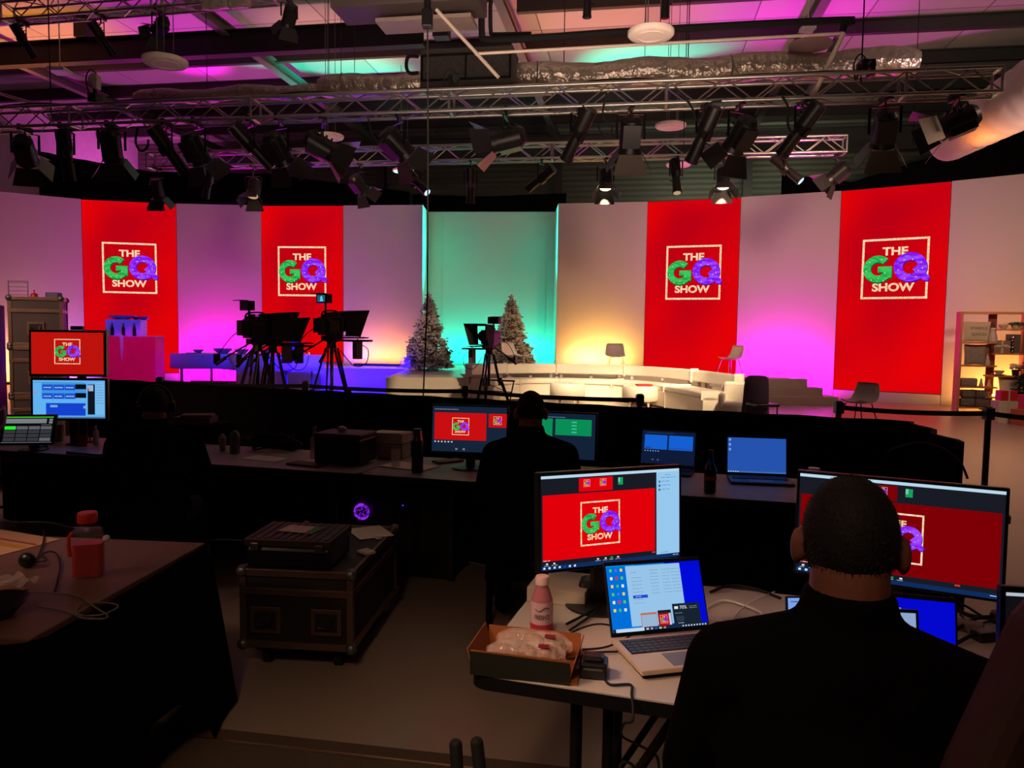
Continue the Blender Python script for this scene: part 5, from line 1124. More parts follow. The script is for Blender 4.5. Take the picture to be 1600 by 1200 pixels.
for i, (pts, r, lab) in enumerate((
    ([(870, 1005), (900, 985), (940, 975), (985, 990), (950, 1010), (910, 1015)], .003, 'thin cable curling beside the laptop hinge'),
    ([(840, 950), (870, 930), (900, 912), (935, 905)], .003, 'dark red cable behind the drink bottle'),
    ([(885, 975), (905, 965), (930, 950), (950, 935), (925, 960), (890, 985)], .004, 'black cable knot between the bottle and the laptop'),
    ([(880, 1030), (900, 1028), (930, 1020), (965, 1018)], .003, 'black cable running behind the adapter'),
    ([(1105, 950), (1130, 938), (1160, 945), (1190, 960), (1150, 975), (1120, 968)], .004, 'pale grey cable loop right of the open laptop'),
    ([(1110, 925), (1140, 915), (1180, 920), (1220, 935)], .005, 'black cable behind the man along the table'),
    ([(1130, 990), (1150, 960), (1175, 940), (1210, 925)], .003, 'white cable rising beside the open laptop'))):
    cable('table_cable', [TC(a_, b_, DZ+.006+.004*(j_ % 3)) for j_, (a_, b_) in enumerate(pts)], r, lab, WHITE if 'white' in lab or 'pale' in lab else RUB)
for i, (pts, r, lab) in enumerate((
    ([(1487, 925), (1490, 945), (1510, 960), (1540, 965), (1575, 962)], .007, 'thick black cable dropping from the near right monitor'),
    ([(1480, 940), (1505, 945), (1530, 960), (1560, 975), (1590, 985)], .004, 'thin black cable crossing the table at the right edge'),
    ([(1480, 995), (1500, 980), (1530, 965), (1575, 965)], .006, 'black cable arching over the adapter pile'),
    ([(1495, 1005), (1525, 990), (1545, 992), (1570, 1000)], .006, 'black cable in front of the adapter pile'),
    ([(1500, 960), (1520, 975), (1555, 970), (1580, 985), (1545, 1000)], .003, 'thin tangled cable in the adapter pile'))):
    cable('table_cable', [TC(a_, b_, DZ+.01+.012*math.sin(j_)) for j_, (a_, b_) in enumerate(pts)], r, lab)
for px, py, rz_, lab in ((1545, 1000, .2, 'black power brick in the cable pile by the right edge'), (1508, 985, -.6, 'grey power brick beneath the near right monitor'), (1555, 970, .9, 'small grey plug in the cable pile by the right edge')):
    p = TC(px, py, DZ); slabthing('power_brick', lab, 'power brick', (p.x, p.y, DZ+.001), (.1, .045, .03) if 'small' not in lab else (.04, .03, .03), PLAS if 'black' in lab else mat('grey_plastic', (110, 92, 84), .5), rz_, .005)
# ------------------------------------------------------------------ crew desks
DA = D(-14.9); D0 = Vector((-4.52, 5.71, 0)); du = Vector((math.cos(DA), math.sin(DA), 0)); dv = Vector((-math.sin(DA), math.cos(DA), 0))
DTOP = mat('grey_laminate_top', (150, 140, 140), .45)
for i, lab in enumerate(('crew desk at the far left under the stacked monitors', 'crew desk with bottle and papers right of the man at the left', 'crew desk with thermos and monitors at the centre', 'crew desk at the right with the blue screened laptop')):
    q = D0+du*(1.84*i); folding_table(lab, (q.x, q.y, 0), DA, 1.83, .75, DZ, DTOP, group='crew desks', inset=.2)
DA_ = DA
def onD(px, py, dz=0): p = onz(px, py, DZ+dz); return Vector((p.x, p.y, DZ+.001))
# black skirts below the desks
for i, lab in enumerate(('black cloth hanging below the far left crew desk', 'black cloth behind the legs of the second crew desk', 'black cloth behind the legs of the centre crew desk', 'black cloth below the right crew desk')):
    q = D0+du*(1.84*i+.02)+dv*.7; e = D0+du*(1.84*i+1.8)+dv*.7; drape_wall('desk_skirt', [(q.x, q.y, DZ-.045), (e.x, e.y, DZ-.045)], lab, .01)
# stacked monitors at the left
def ui_red(u): u.r(0, 0, 1, 1, (198, 20, 14), 0); u.logo(.5, .46, .6, 18)
def ui_edit(u):
    u.r(0, 0, 1, 1, (96, 178, 240), 0); u.r(.12, .06, .74, .46, (60, 150, 230), 1)
    for j in range(2):
        for i in range(3): u.r(.13+.155*i, .11+.23*j, .28+.155*i, .26+.23*j, (30, 84, 200), 2); u.lines(.15+.155*i, .18+.23*j, .26+.155*i, 1, 1, (190, 215, 240), 3, .02)
        u.r(.59, .1+.23*j, .74, .23+.23*j, (10, 12, 16), 3)
    u.r(.18, .6, .73, .93, (20, 66, 205), 2); u.r(.24, .65, .34, .71, (120, 170, 220), 3); u.r(.7, .67, .74, .74, (120, 170, 220), 3)
    u.r(.76, .1, .86, .9, (16, 20, 30), 2); u.r(.76, .12, .84, .28, (150, 180, 210), 3); u.r(.76, .2, .78, .28, (220, 60, 40), 4); u.r(.87, .05, .99, .9, (120, 185, 235), 2); u.lines(.88, .1, .98, 8, .07, (90, 130, 180), 3, .012); u.r(0, .96, 1, 1, (70, 110, 150), 3); u.lines(.01, .3, .08, 1, 1, (220, 100, 110), 3, .02); u.lines(.02, .05, .7, 1, 1, (70, 120, 180), 3, .012)
Ys = 5.75
c = at(105.5, 552, Ys); rz_ = D(4)
tm = screen_thing('monitor', 'monitor', 'upper monitor of the left pair, red with the show logo', c, rz_, D(2), .53, .318, ui_red, .018, .04, zdesk=DZ, k=.9, arm_back=.21, foot=.085)
c = at(108, 624, Ys)
screen_thing('monitor', 'monitor', 'lower monitor of the left pair with pale blue editing windows', c, rz_, D(2), .53, .29, ui_edit, .018, .04, zdesk=DZ, arm_back=.07, foot=.06)
p = at(121, 514.5, Ys+.02); slabthing('webcam', 'small black webcam on top of the upper left monitor', 'webcam', (p.x, Ys+.02, p.z-.005), (.09, .04, .03), PLAS, rz_, .006)
def ui_tab(u):
    u.r(0, 0, 1, 1, (8, 10, 12), 0); u.r(.02, .02, .98, .06, (60, 190, 30), 1); u.r(.03, .1, .85, .27, (120, 122, 128), 1); u.r(.9, .1, .97, .18, (120, 122, 128), 1); u.r(.9, .2, .97, .28, (120, 122, 128), 1)
    for r in range(4):
        for q in range(4): u.r(.03+.24*q, .38+.145*r, .25+.24*q, .5+.145*r, (40, 235, 40) if (r, q) == (0, 0) else ((92, 94, 100) if r == 0 or (r, q) == (3, 3) else (52, 54, 60)), 1)
    u.lines(.75, .32, .95, 1, 1, (120, 122, 128), 1, .015); u.r(0, .97, 1, 1, (90, 92, 98), 1)
c = at(44, 671, 5.45); screen_thing('touch_panel', 'touch panel', 'black touch panel with one green button on the far left desk', c, D(9), D(22), .335, .2, ui_tab, .014, .02, zdesk=DZ, foot=.1, arm_back=.085)
p = onD(150, 708); slabthing('closed_laptop', 'thin closed laptop at the right end of the far left desk', 'laptop', p, (.33, .22, .018), mat('slate_lid', (70, 74, 92), .4, .3), D(-20), .004)
p = onD(128, 697); t = thing('red_mug', 'dark red mug under the lower left monitor', 'mug', p); o = MB(); o.lathe([(0, 0), (.035, 0), (.042, .05), (.04, .085), (.036, .085), (.036, .01), (0, .01)], 20); o.build('cup', mat('dark_red_glaze', (130, 30, 26), .3), t, True)
o = MB(); o.tube([(.04, 0, .07), (.065, 0, .065), (.068, 0, .04), (.042, 0, .025)], .006); o.build('handle', mat('dark_red_glaze', (130, 30, 26), .3), t, True)
p = onD(66, 700); o = MB(); o.sph((0, 0, .012), (.035, .055, .018)); ob = o.build('computer_mouse', PLAS, None, True); ob.location = p; tag(ob, 'black computer mouse in front of the touch panel', 'mouse')
p = onD(92, 690); o = MB(); o.lathe([(0, 0), (.03, 0), (.04, .13), (.037, .13), (.028, .01), (0, .01)], 20); ob = o.build('paper_cup', mat('grey_card', (150, 130, 130), .7), None, True); ob.location = p; tag(ob, 'grey paper cup between touch panel and lower left monitor', 'cup')
bottle('small_bottle', onD(150, 693), .022, .14, mat('milky_plastic', (190, 180, 190), .4), 'small pale bottle below the right corner of the lower left monitor', neck=.3)
cable('desk_cable', [at(0, 640, 5.4), at(6, 636, 5.35), at(8, 650, 5.35), at(6, 664, 5.35), at(0, 668, 5.4)], .01, 'pale ring shaped cable at the left edge above the desk', WHITE)
# middle desk clutter
bottle('water_bottle', onD(492, 716), .034, .225, mat('clear_plastic', (200, 175, 185), .08, alpha=.45), 'clear water bottle with pink cap in front of the black instrument case', cap=mat('pink_cap', (205, 70, 90), .4))
t = thing('hard_case', 'black hard case with crumpled tissue behind the water bottle', 'case', at(540, 690, 5.15) * 1, DA); t.location.z = DZ+.001; o = MB(); o.box((0, 0, .1), (.34, .26, .17)); o.build('body', PLAS, t, False, .012)
o = MB(); o.box((0, 0, .2), (.345, .265, .035)); o.build('lid', mat('dark_red_lid', (52, 34, 36), .5), t, False, .01)
o = MB(); o.sph((0, 0, .02), (.035, .025, .02), n=9, h=6); ob = o.build('tissue', PAP, None, False); ob.location = (t.location.x-.02, t.location.y-.02, DZ+.22); tag(ob, 'crumpled white tissue on the black hard case', 'tissue')
t = thing('paper_tray', 'pale document tray stack with papers left of the thermos', 'tray', onD(606, 716), DA); o = MB(); o.box((.02, .06, .055), (.2, .16, .1)); o.build('lower_box', mat('beige_card', (170, 150, 140), .7), t, False, .004)
o = MB(); o.box((0, .06, .145), (.25, .2, .07)); o.build('upper_box', mat('beige_card_light', (190, 170, 160), .7), t, False, .004)
o = MB(); o.box((0, .03, .184), (.2, .14, .006), 0, RZ(.15)); o.build('sheets', PAP, t)
t = thing('wooden_stand', 'small slanted wooden stand left of the document tray', 'stand', onD(578, 708), DA-.1); o = MB(); o.add([(-.07, 0, .1), (.09, -.02, .15), (.09, .12, .16), (-.07, .14, .11)]+[(-.07, 0, .09), (.09, -.02, .14), (.09, .12, .15), (-.07, .14, .10)], [(0, 1, 2, 3), (7, 6, 5, 4), (0, 4, 5, 1), (1, 5, 6, 2), (2, 6, 7, 3), (3, 7, 4, 0)]); o.box((-.06, .07, .045), (.012, .13, .09)); o.box((.08, .05, .06), (.012, .13, .13)); o.build('panel', mat('pinkish_wood', (150, 105, 95), .6), t)
t = thing('thermos', 'tall dark thermos flask with steel top on the centre desk', 'flask', onD(652, 738), 0); o = MB(); o.lathe([(0, 0), (.036, 0), (.038, .01), (.038, .2), (.036, .21)], 24); o.build('body', mat('dark_green_enamel', (24, 30, 32), .35), t, True)
o = MB(); o.lathe([(.036, .21), (.03, .235), (.028, .27), (.0, .272)], 24); o.build('neck', mat('brushed_steel', (150, 125, 115), .3, .9), t, True)
o = MB(); o.lathe([(.026, .27), (.026, .283), (0, .283)], 24); o.build('lid', PLAS, t, True)
o = MB(); o.lathe([(0, 0), (.026, 0), (.036, .1), (.03, .12), (.03, .125), (.026, .12), (.033, .1), (.023, .006), (0, .006)], 20); ob = o.build('drinking_glass', mat('clear_glass', (225, 205, 200), .05, alpha=.25), None, True); ob.location = onD(618, 730); tag(ob, 'empty drinking glass in front of the document tray', 'glass')
for px, py, sx, sy, rz_, lab, mt in ((415, 717, .3, .16, -.2, 'pale sheet of paper on the desk right of the man at the left', PAP), (510, 722, .28, .2, -.4, 'white sheet beside the water bottle', PAP), (640, 729, .36, .22, -.22, 'large pale sheet under the thermos', PAP), (480, 727, .26, .12, -.15, 'dark red notebook near the desk edge', mat('dark_red_lid2', (88, 40, 40), .6)), (700, 722, .2, .1, .9, 'brownish booklet below the monitor with the red picture', mat('brown_booklet', (96, 62, 50), .6))):
    p = onD(px, py); slabthing('paper_sheet' if mt is PAP else 'notebook', lab, 'paper' if mt is PAP else 'notebook', p+Vector((0, 0, .002 if 'large' in lab else 0)), (sx, sy, .003 if mt is PAP else .014), mt, rz_+DA, .0)
o = MB(); o.lathe([(0, 0), (.04, 0), (.042, .025), (0, .027)], 20); ob = o.build('tape_roll', mat('dark_red_lid2', (88, 40, 40), .6), None, True); ob.location = onD(513, 723)+Vector((0, 0, .004)); tag(ob, 'round dark red tin on the white sheet', 'tin')
t = thing('cable_bundle', 'coiled black cables and headset on the desk left of the water bottle', 'cables', onD(425, 703)); o = MB(); rd = random.Random(5)
for j in range(9): r_ = rd.uniform(.09, .17); zc = .02+.012*j; cx = rd.uniform(-.05, .05); o.tube([(cx+r_*1.2*math.cos(a_), r_*.6*math.sin(a_), zc+.012*math.sin(3*a_+j)) for a_ in [i*PI/10 for i in range(20)]], .008, 5, closed=True)
o.build('coil', RUB, t, True)
bottle('shaker_bottle', onD(367, 708), .036, .165, mat('grey_translucent', (110, 105, 112), .3), 'grey shaker bottle with pinkish lid right of the man at the left', neck=.12, cap=mat('pinkish_lid', (190, 150, 165), .5))
p = onD(348, 705); o = MB(); o.lathe([(0, 0), (.02, 0), (.03, .1), (.008, .13), (0, .13)], 9); ob = o.build('paper_bag', mat('pale_bag', (170, 150, 150), .8, 0, .6, 20), None); ob.location = p; tag(ob, 'small crumpled pale bag left of the shaker bottle', 'bag')
o = MB(); o.box((0, 0, .03), (.3, .18, .05)); o.box((.02, 0, .065), (.24, .16, .015), 0, RZ(.2)); ob = o.build('book_pile', mat('dim_papers', (120, 98, 92), .8), None); ob.location = at(306, 657, 6.2); tag(ob, 'pile of papers on a dark crate behind the man at the left', 'paper pile')
pz_ = ob.location; ob.location.z -= .02; slabthing('dark_crate', 'dark crate carrying the pile of papers behind the man at the left', 'crate', (pz_.x, pz_.y, 0), (.5, .4, pz_.z+.004), DRAPE, DA, .01)
# centre monitors
def ui_cast(u): 
    u.r(0, 0, 1, 1, (22, 36, 58), 0); u.r(.03, .14, .73, .74, (200, 14, 16), 1); u.logo(.385, .44, .38, 30); u.r(.76, .14, 1.0, .44, (200, 14, 16), 1); u.logo(.88, .29, .18, 60)
    u.lines(.03, .06, .35, 1, 1, (140, 150, 165), 2, .012)
    for q in range(6): u.r(.035+.045*q, .77, .055+.045*q, .8, (190, 200, 210), 2)
    u.r(.32, .92, .35, .96, (110, 125, 140), 2); u.r(.42, .92, .45, .96, (110, 125, 140), 2)
def ui_green(u):
    u.r(0, 0, 1, 1, (20, 34, 56), 0); u.r(.0, .12, .42, .9, (10, 140, 85), 1); u.r(.46, .12, .95, .48, (10, 140, 85), 1)
    for q in range(4): u.r(.68, .17+.075*q, .75, .2+.075*q, (60, 190, 150), 2); u.r(.08, .17+.1*q, .2, .21+.1*q, (60, 190, 150), 2)
    u.lines(.3, .08, .6, 1, 1, (120, 150, 160), 2, .01)
def ui_two(u):
    u.r(0, 0, 1, 1, (14, 26, 56), 0); u.r(.05, .12, .48, .56, (20, 96, 210), 1); u.r(.51, .12, .96, .56, (20, 96, 210), 1); u.r(.07, .5, .18, .53, (10, 60, 150), 2); u.lines(.52, .5, .94, 1, 1, (40, 60, 140), 2, .02)
    for q in range(6): u.r(.06+.05*q, .6, .08+.05*q, .63, (150, 170, 190), 2)
    u.r(.2, .86, .24, .9, (70, 90, 120), 2); u.r(.3, .86, .34, .9, (70, 90, 120), 2); u.lines(.08, .05, .6, 1, 1, (50, 80, 110), 2, .012)
def ui_desk(u):
    u.r(0, 0, 1, 1, (36, 82, 172), 0); u.r(0, .96, 1, 1, (60, 110, 180), 1)
    for q in range(3): u.r(.02, .03+.14*q, .055, .1+.14*q, (120, 165, 215), 2)
    for q in range(5): u.r(.01+.04*q, .965, .03+.04*q, .99, (180, 210, 235), 2)
c = at(733, 671, 4.97); screen_thing('monitor', 'monitor', 'centre monitor with large and small red logo pictures', c, D(-8), D(5), .5, .3, ui_cast, .012, .03, zdesk=DZ, arm_back=.06)
c = at(872, 681, 4.85); screen_thing('monitor', 'monitor', 'monitor with green panels behind the man at the centre', c, D(-14), D(5), .48, .29, ui_green, .012, .03, zdesk=DZ, arm_back=.06)
laptop('laptop', 'laptop with two bright blue rectangles on a dark screen', onD(1042, 733), D(-19), .37, .25, .235, 104, ui_two, PLAS)
laptop('laptop', 'laptop with plain blue desktop right of the cola bottle', onD(1182, 747), D(-9), .375, .25, .235, 100, ui_desk, PLAS)
t = bottle('cola_bottle', onD(1109, 770), .035, .25, mat('dark_cola', (30, 18, 18), .08, trans=.3), 'dark cola bottle with red label between the two blue screened laptops', cap=mat('dark_red_cap', (110, 30, 30), .4), neck=.4)
o = MB(); o.lathe([(.0362, .075), (.0364, .1)], 20); o.build('label_band', mat('red_print', (190, 40, 60), .4), t, True)
p = onD(1271, 752); o = MB(); o.lathe([(0, 0), (.03, 0), (.036, .08), (.034, .085), (0, .085)], 20); ob = o.build('paper_cup', WHITE, None, True); ob.location = p; tag(ob, 'pale paper cup right of the laptop with the plain blue desktop', 'cup')
p = onD(1385, 772); p = at(1383, 741, 3.95); t = thing('wireless_router', 'grey rounded network box with blue lamp above the near right monitor', 'router', (p.x, 3.95, DZ+.001), D(-10))
o = MB(); o.prism(round_rect(-.16, -.07, .16, .07, .04), 0, .15); o.build('casing', mat('warm_grey_plastic', (130, 112, 100), .45), t, False, .015)
o = MB(); o.box((.1, -.02, .151), (.016, .005, .002)); o.build('indicator', em((60, 50, 255), 1), t); o = MB(); o.box((0, -.02, .151), (.06, .02, .002)); o.build('port', BLK, t)
slabthing('desk_riser', 'dark stand lifting the grey network box', 'stand', (p.x, 3.97, 0), (.5, .3, DZ), DRAPE, D(-10), .01)
cable('arched_cable', [(p.x-.03, 3.93, DZ+.15), at(1385, 712, 3.95), at(1405, 698, 4.0), at(1440, 692, 4.1), at(1475, 702, 4.2), at(1500, 722, 4.3), at(1512, 748, 4.3)], .007, 'black cable arching up from the grey network box', RUB)
o = MB(); o.tube([(.0+.07*math.cos(a_), .05*math.sin(a_), .012) for a_ in [i*PI/10 for i in range(20)]], .005, 5, closed=True); ob = o.build('cable_ring', RUB, None, True); ob.location = onD(953, 728); tag(ob, 'coiled cable right of the green screened monitor', 'cable')
# computer rack with purple fan under the centre desk
p = at(600, 800, 5.0)
t = thing('computer_rack', 'black computer rack with glowing purple fan under the centre desk', 'computer', (-.72, 4.98, 0), DA)
o = MB(); o.box((0, .22, .32), (.68, .42, .6)); o.build('body', BLK, t, False, .006)
o = MB()
for x in (-.345, .345): o.bar((x, 0, .02), (x, 0, .63), .03, .03)
o.build('edge_rail', mat('dim_rail', (60, 54, 54), .5, .5), t)
fp = at(558, 803, 4.98); q = RZ(-DA) @ (Vector((fp.x, 4.98, 0))-Vector((-.72, 4.98, 0))); fx, fz = q.x, fp.z
PUR = em((150, 40, 245), 1.0, (40, (70, 10, 130), 1))
o = MB(); o.tube([(fx+.048*math.cos(a_), -.012, fz+.048*math.sin(a_)) for a_ in [i*PI/12 for i in range(24)]], .01, 8, closed=True); o.build('fan_ring', PUR, t, True)
o = MB()
for j in range(5): a_ = j*2*PI/5; o.bar((fx+.012*math.cos(a_), -.01, fz+.012*math.sin(a_)), (fx+.042*math.cos(a_+.4), -.01, fz+.042*math.sin(a_+.4)), .02, .004)
o.build('fan_blades', em((110, 20, 190), .8), t)
o = MB(); q = RZ(-DA) @ (Vector((at(627, 791, 4.95).x, 4.95, 0))-Vector((-.72, 4.98, 0))); o.box((q.x, -.005, at(627, 791, 4.95).z), (.008, .004, .008)); o.build('indicator', em((70, 60, 255), 1), t)
# ------------------------------------------------------------------ flight cases
RAIL = mat('case_rail', (130, 104, 90), .35, .7, .1, 30); LAM = mat('dark_laminate', (36, 30, 30), .55)
def flight_case(label, loc, rz, L, W_, H_, wheels=True, latches=(), name='flight_case', lid=True, rail=RAIL, lam=LAM, group=None):
    t = thing(name, label, 'flight case', loc, rz, group); z0 = .115 if wheels else 0
    o = MB(); o.box((0, 0, z0+H_/2), (L-.02, W_-.02, H_-.01)); o.build('panels', lam, t)
    o = MB(); e = .03
    for x in (-L/2, L/2):
        for y in (-W_/2, W_/2): o.box((x-math.copysign(e/2, x), y-math.copysign(e/2, y), z0+H_/2), (e, e, H_))
    for z in (z0+.016, z0+H_-.016, z0+H_*.72):
        for y in (-W_/2, W_/2): o.box((0, y-math.copysign(.008, y), z), (L, .018, .034))
        for x in (-L/2, L/2): o.box((x-math.copysign(.008, x), 0, z), (.018, W_, .034))
    o.build('rails', rail, t, False, .002)
    for x in (-L/2, L/2):
        for y in (-W_/2, W_/2):
            for z in (z0, z0+H_): o = MB(); o.sph((x-math.copysign(.012, x), y-math.copysign(.012, y), z+(.012 if z == z0 else -.012)), .03, n=10, h=7); o.build('ball_corner', STEEL, t, True)
    for lx in latches:
        o = MB(); fr = [(lx-.07, z0+H_*.36-.07), (lx+.07, z0+H_*.36+.07)]
        o.box((lx, -W_/2-.002, z0+H_*.36), (.15, .006, .13)); ld_ = o.build('latch_dish', rail, t, False, .004)
        o = MB(); o.box((lx, -W_/2-.006, z0+H_*.36), (.11, .004, .09)); o.build('latch_recess', LAM, ld_)
        o = MB(); o.tube([(lx-.035, -W_/2-.01, z0+H_*.36+.02), (lx-.03, -W_/2-.02, z0+H_*.36-.02), (lx+.03, -W_/2-.02, z0+H_*.36-.02), (lx+.035, -W_/2-.01, z0+H_*.36+.02)], .006); o.build('handle', BLKM, ld_, True)
    if wheels:
        for x in (-L/2+.1, L/2-.1):
            for y in (-W_/2+.1, W_/2-.1): o = MB(); o.box((x, y, .095), (.09, .09, .03)); o.cyl((x-.018, y+.01, .045), (x+.018, y+.01, .045), .045, n=18); o.build('caster', RUB, t)
    return t
ca = D(-2); cl = onz(380, 1050, 0); 
flight_case('flight case on casters in the left foreground below the black equipment case', (-.985, 3.98, 0), D(-5.0), .56, .88, .385, True, (-.15, .15))
zc = .115+.385
t = thing('equipment_case', 'black ribbed plastic case with paper sheet on the flight case', 'case', (-1.055, 3.73, zc+.001), D(-6))
o = MB(); o.box((0, 0, .052), (.42, .32, .104)); o.build('body', PLAS, t, False, .018)
o = MB(); o.box((0, 0, .124), (.43, .33, .036)); 
for i in range(10): o.box((-.19+.042*i, 0, .144), (.02, .3, .008))
o.build('lid', mat('dark_ribbed_plastic', (52, 34, 36), .45), t, False, .004)
for x in (-.16, .16): o = MB(); o.box((x, -.166, .104), (.04, .016, .04)); o.build('latch', mat('latch_metal', (120, 104, 96), .3, .8), t, False, .004)
slabthing('label_sheet', 'small sheet with green end lying on the black equipment case', 'paper', (-1.05, 3.74, zc+.1502), (.19, .12, .002), mat('pink_paper', (190, 160, 150), .8), D(-14), 0)
slabthing('label_sheet', 'green slip at the right end of the sheet on the equipment case', 'paper', (-.975, 3.72, zc+.1526), (.05, .11, .001), mat('green_slip', (70, 110, 80), .8), D(-14), 0)
slabthing('paper_sheet', 'white paper on the flight case behind the black equipment case', 'paper', (-.8, 4.25, zc+.001), (.2, .25, .002), PAP, .5, 0)
slabthing('small_charger', 'tiny white plug on the flight case lid', 'plug', (-.73, 4.12, zc+.001), (.03, .03, .02), WHITE, .5, .003)
slabthing('paper_scrap', 'small folded paper beside the black equipment case', 'paper', (-.745, 3.85, zc+.001), (.06, .08, .012), PAP, .8, 0)
# stack of flight cases at the left
SR = mat('case_rail_bright', (170, 140, 120), .35, .7, .1, 30); SL = mat('grey_laminate', (84, 72, 74), .5)
pb_ = at(48, 480, 7.6); x_ = pb_.x; zs = [0, .5, .98, 1.43]
ztop = at(48, 463, 7.4).z
for j, lab in enumerate(('bottom flight case of the tall stack at the left', 'second flight case from the bottom of the left stack', 'third flight case from the bottom of the left stack', 'top flight case of the left stack with rack and red bell on it')):
    hh = ztop/4-.004; flight_case(lab, (x_+.02, 7.7, j*ztop/4), D(26), .46, .6, hh, False, (0,), rail=SR, lam=SL, group='stack of flight cases')
slabthing('dark_cabinet', 'dark cabinet left of the flight case stack, cut by the left edge', 'cabinet', (x_-.62, 7.5, 0), (.58, .6, ztop-.08), LAM, D(20), .01)
for z_, lab in ((1.2, 'lower folded cloth on the far left desk side, dim red'), ): pass
t = thing('wire_rack', 'small wire rack on top of the left flight case stack', 'rack', (x_-.12, 7.6, ztop+.001), D(8)); o = MB()
for z in (.02, .06, .1, .14): o.bar((-.09, 0, z), (.09, 0, z), .006, .006)
for x in (-.09, .09): o.bar((x, 0, 0), (x, 0, .16), .008, .008)
o.bar((-.09, 0, .155), (.09, 0, .155), .01, .01); o.bar((-.09, 0, .004), (-.09, .1, .004), .006, .006); o.bar((.09, 0, .004), (.09, .1, .004), .006, .006); o.build('wires', mat('violet_grey_wire', (130, 120, 140), .4, .5), t)
o = MB(); o.lathe([(0, 0), (.035, 0), (.03, .03), (.005, .04), (.005, .06), (.012, .065), (0, .07)], 16); ob = o.build('desk_bell', mat('red_bell', (180, 20, 30), .4), None, True); ob.location = (x_+.07, 7.55, ztop+.001); tag(ob, 'small red bell on top of the left flight case stack', 'bell')
slabthing('blue_grey_box', 'blue grey box behind the right end of the left flight case stack', 'box', (at(84, 458, 8.3).x, 8.3, 0), (.13, .12, at(84, 457, 8.3).z), mat('blue_grey_paint', (120, 115, 160), .5), D(8), .01)
# ------------------------------------------------------------------ left foreground table
LT = [onz(0, 826, DZ), onz(320, 848, DZ), onz(45, 999, DZ), onz(-200, 990, DZ)]
WOOD = mat('dark_wood_top', (112, 78, 60), .5, 0, .05, 40, .3, 4)
p00, p01 = onz(45, 999, DZ), onz(320, 848, DZ)
ed = (p01-p00).normalized(); el = Vector((-ed.y, ed.x, 0)); rzl = math.atan2(-el.y, -el.x)
t = thing('wooden_table', 'dark wooden topped table in the left foreground', 'table', (p00.x, p00.y, 0), math.atan2(ed.y, ed.x)); Ln = (p01-p00).length
o = MB(); o.box((Ln/2, .85, DZ-.012), (Ln, 1.7, .024)); o.build('tabletop', WOOD, t, False, .004)
for x in (.08, Ln-.3):
    for y in (.25, .33, 1.6): o = MB(); o.cyl((x, y, 0), (x, y, DZ-.025), .03, n=14); o.build('leg', mat('brown_post', (92, 74, 62), .5), t, True)
# drape hanging on the front and the right side
o = MB(); N = 40; vs = []
path = [Vector((-.06, 1.7)), Vector((-.06, .1)), Vector((-.02, .0)), Vector((.06, -.06)), Vector((Ln*.5, -.03)), Vector((Ln+.02, -.02)), Vector((Ln+.05, .05)), Vector((Ln+.03, 1.2))]
cum = [0]
for a_, b_ in zip(path, path[1:]): cum.append(cum[-1]+(b_-a_).length)
def pp(s):
    for i in range(len(path)-1):
        if s <= cum[i+1]+1e-9: return path[i].lerp(path[i+1], (s-cum[i])/(cum[i+1]-cum[i]))
    return path[-1]
cen = Vector((Ln/2, .9))
for r in range(7):
    f = r/6
    for i in range(N+1):
        s = cum[-1]*i/N; q = pp(s); out = (q-cen).normalized(); sd = s/cum[-1]; flare = f*(.05+.16*max(0, sd-.45)*2)*(1+.3*math.sin(i*1.1)); hem = .01+ (.16+.1*math.sin(i*.9) if sd < .62 else .0)
        q = q+out*flare; vs.append((q.x, q.y, DZ-.002-(DZ-hem)*f))
o.add(vs, [(r*(N+1)+i, r*(N+1)+i+1, (r+1)*(N+1)+i+1, (r+1)*(N+1)+i) for r in range(6) for i in range(N)])
ob = o.build('table_drape', mat('deep_black_cloth', (8, 7, 8), .95, 0, .3, 12, spec=.05), None, True); ob.location = (p00.x, p00.y, 0); ob.rotation_euler = (0, 0, math.atan2(ed.y, ed.x)); sm = ob.modifiers.new('s', 'SOLIDIFY'); sm.thickness = .004; tag(ob, 'black cloth hanging from the edges of the left foreground table', 'tablecloth')
p = onz(30, 846, DZ+.002)
t = thing('striped_paper', 'large paper with red and yellow stripes on the left foreground table', 'paper', (p.x-.1, p.y-.02, DZ+.001), D(-22)); o = MB(); o.box((0, 0, .001), (.42, .3, .0015)); o.build('sheet', mat('salmon_paper', (215, 165, 130), .8), t)
o = MB(); o.box((0, .05, .0022), (.4, .014, .0006)); o.build('red_stripe', mat('red_ink', (190, 60, 40), .8), t); o = MB(); o.box((0, .0, .0022), (.4, .03, .0006)); o.build('yellow_stripe', mat('yellow_ink', (210, 150, 40), .8), t)
# juice jug
p = onz(134, 903, DZ); J = 1.0
t = thing('juice_jug', 'red juice jug with red screw lid on the left foreground table', 'jug', (p.x, p.y+.02, DZ+.001), D(20))
JG = mat('clear_jug_plastic', (225, 205, 200), .08, alpha=.1)
def rr(w_, d_, r, z): return [(x, y, z) for x, y in round_rect(-w_/2, -d_/2, w_/2, d_/2, r, 4)]
def loft(o, rings, m=0, cap=True):
    n = len(rings[0]); o.add([v for r in rings for v in r], [(i*n+k_, i*n+(k_+1) % n, (i+1)*n+(k_+1) % n, (i+1)*n+k_) for i in range(len(rings)-1) for k_ in range(n)]+([tuple(range(n-1, -1, -1)), tuple(range((len(rings)-1)*n, len(rings)*n))] if cap else []), m)
o = MB(); loft(o, [rr(.095, .07, .02, .0), rr(.105, .08, .022, .01), rr(.105, .08, .022, .15), rr(.095, .075, .03, .175), rr(.05, .05, .024, .19), rr(.045, .045, .022, .2)]); o.build('body', JG, t, True)
o = MB(); loft(o, [rr(.09, .065, .02, .004), rr(.1, .075, .02, .012), rr(.1, .075, .02, .125)]); o.build('juice', mat('red_juice', (205, 0, 14), .4), t, True)
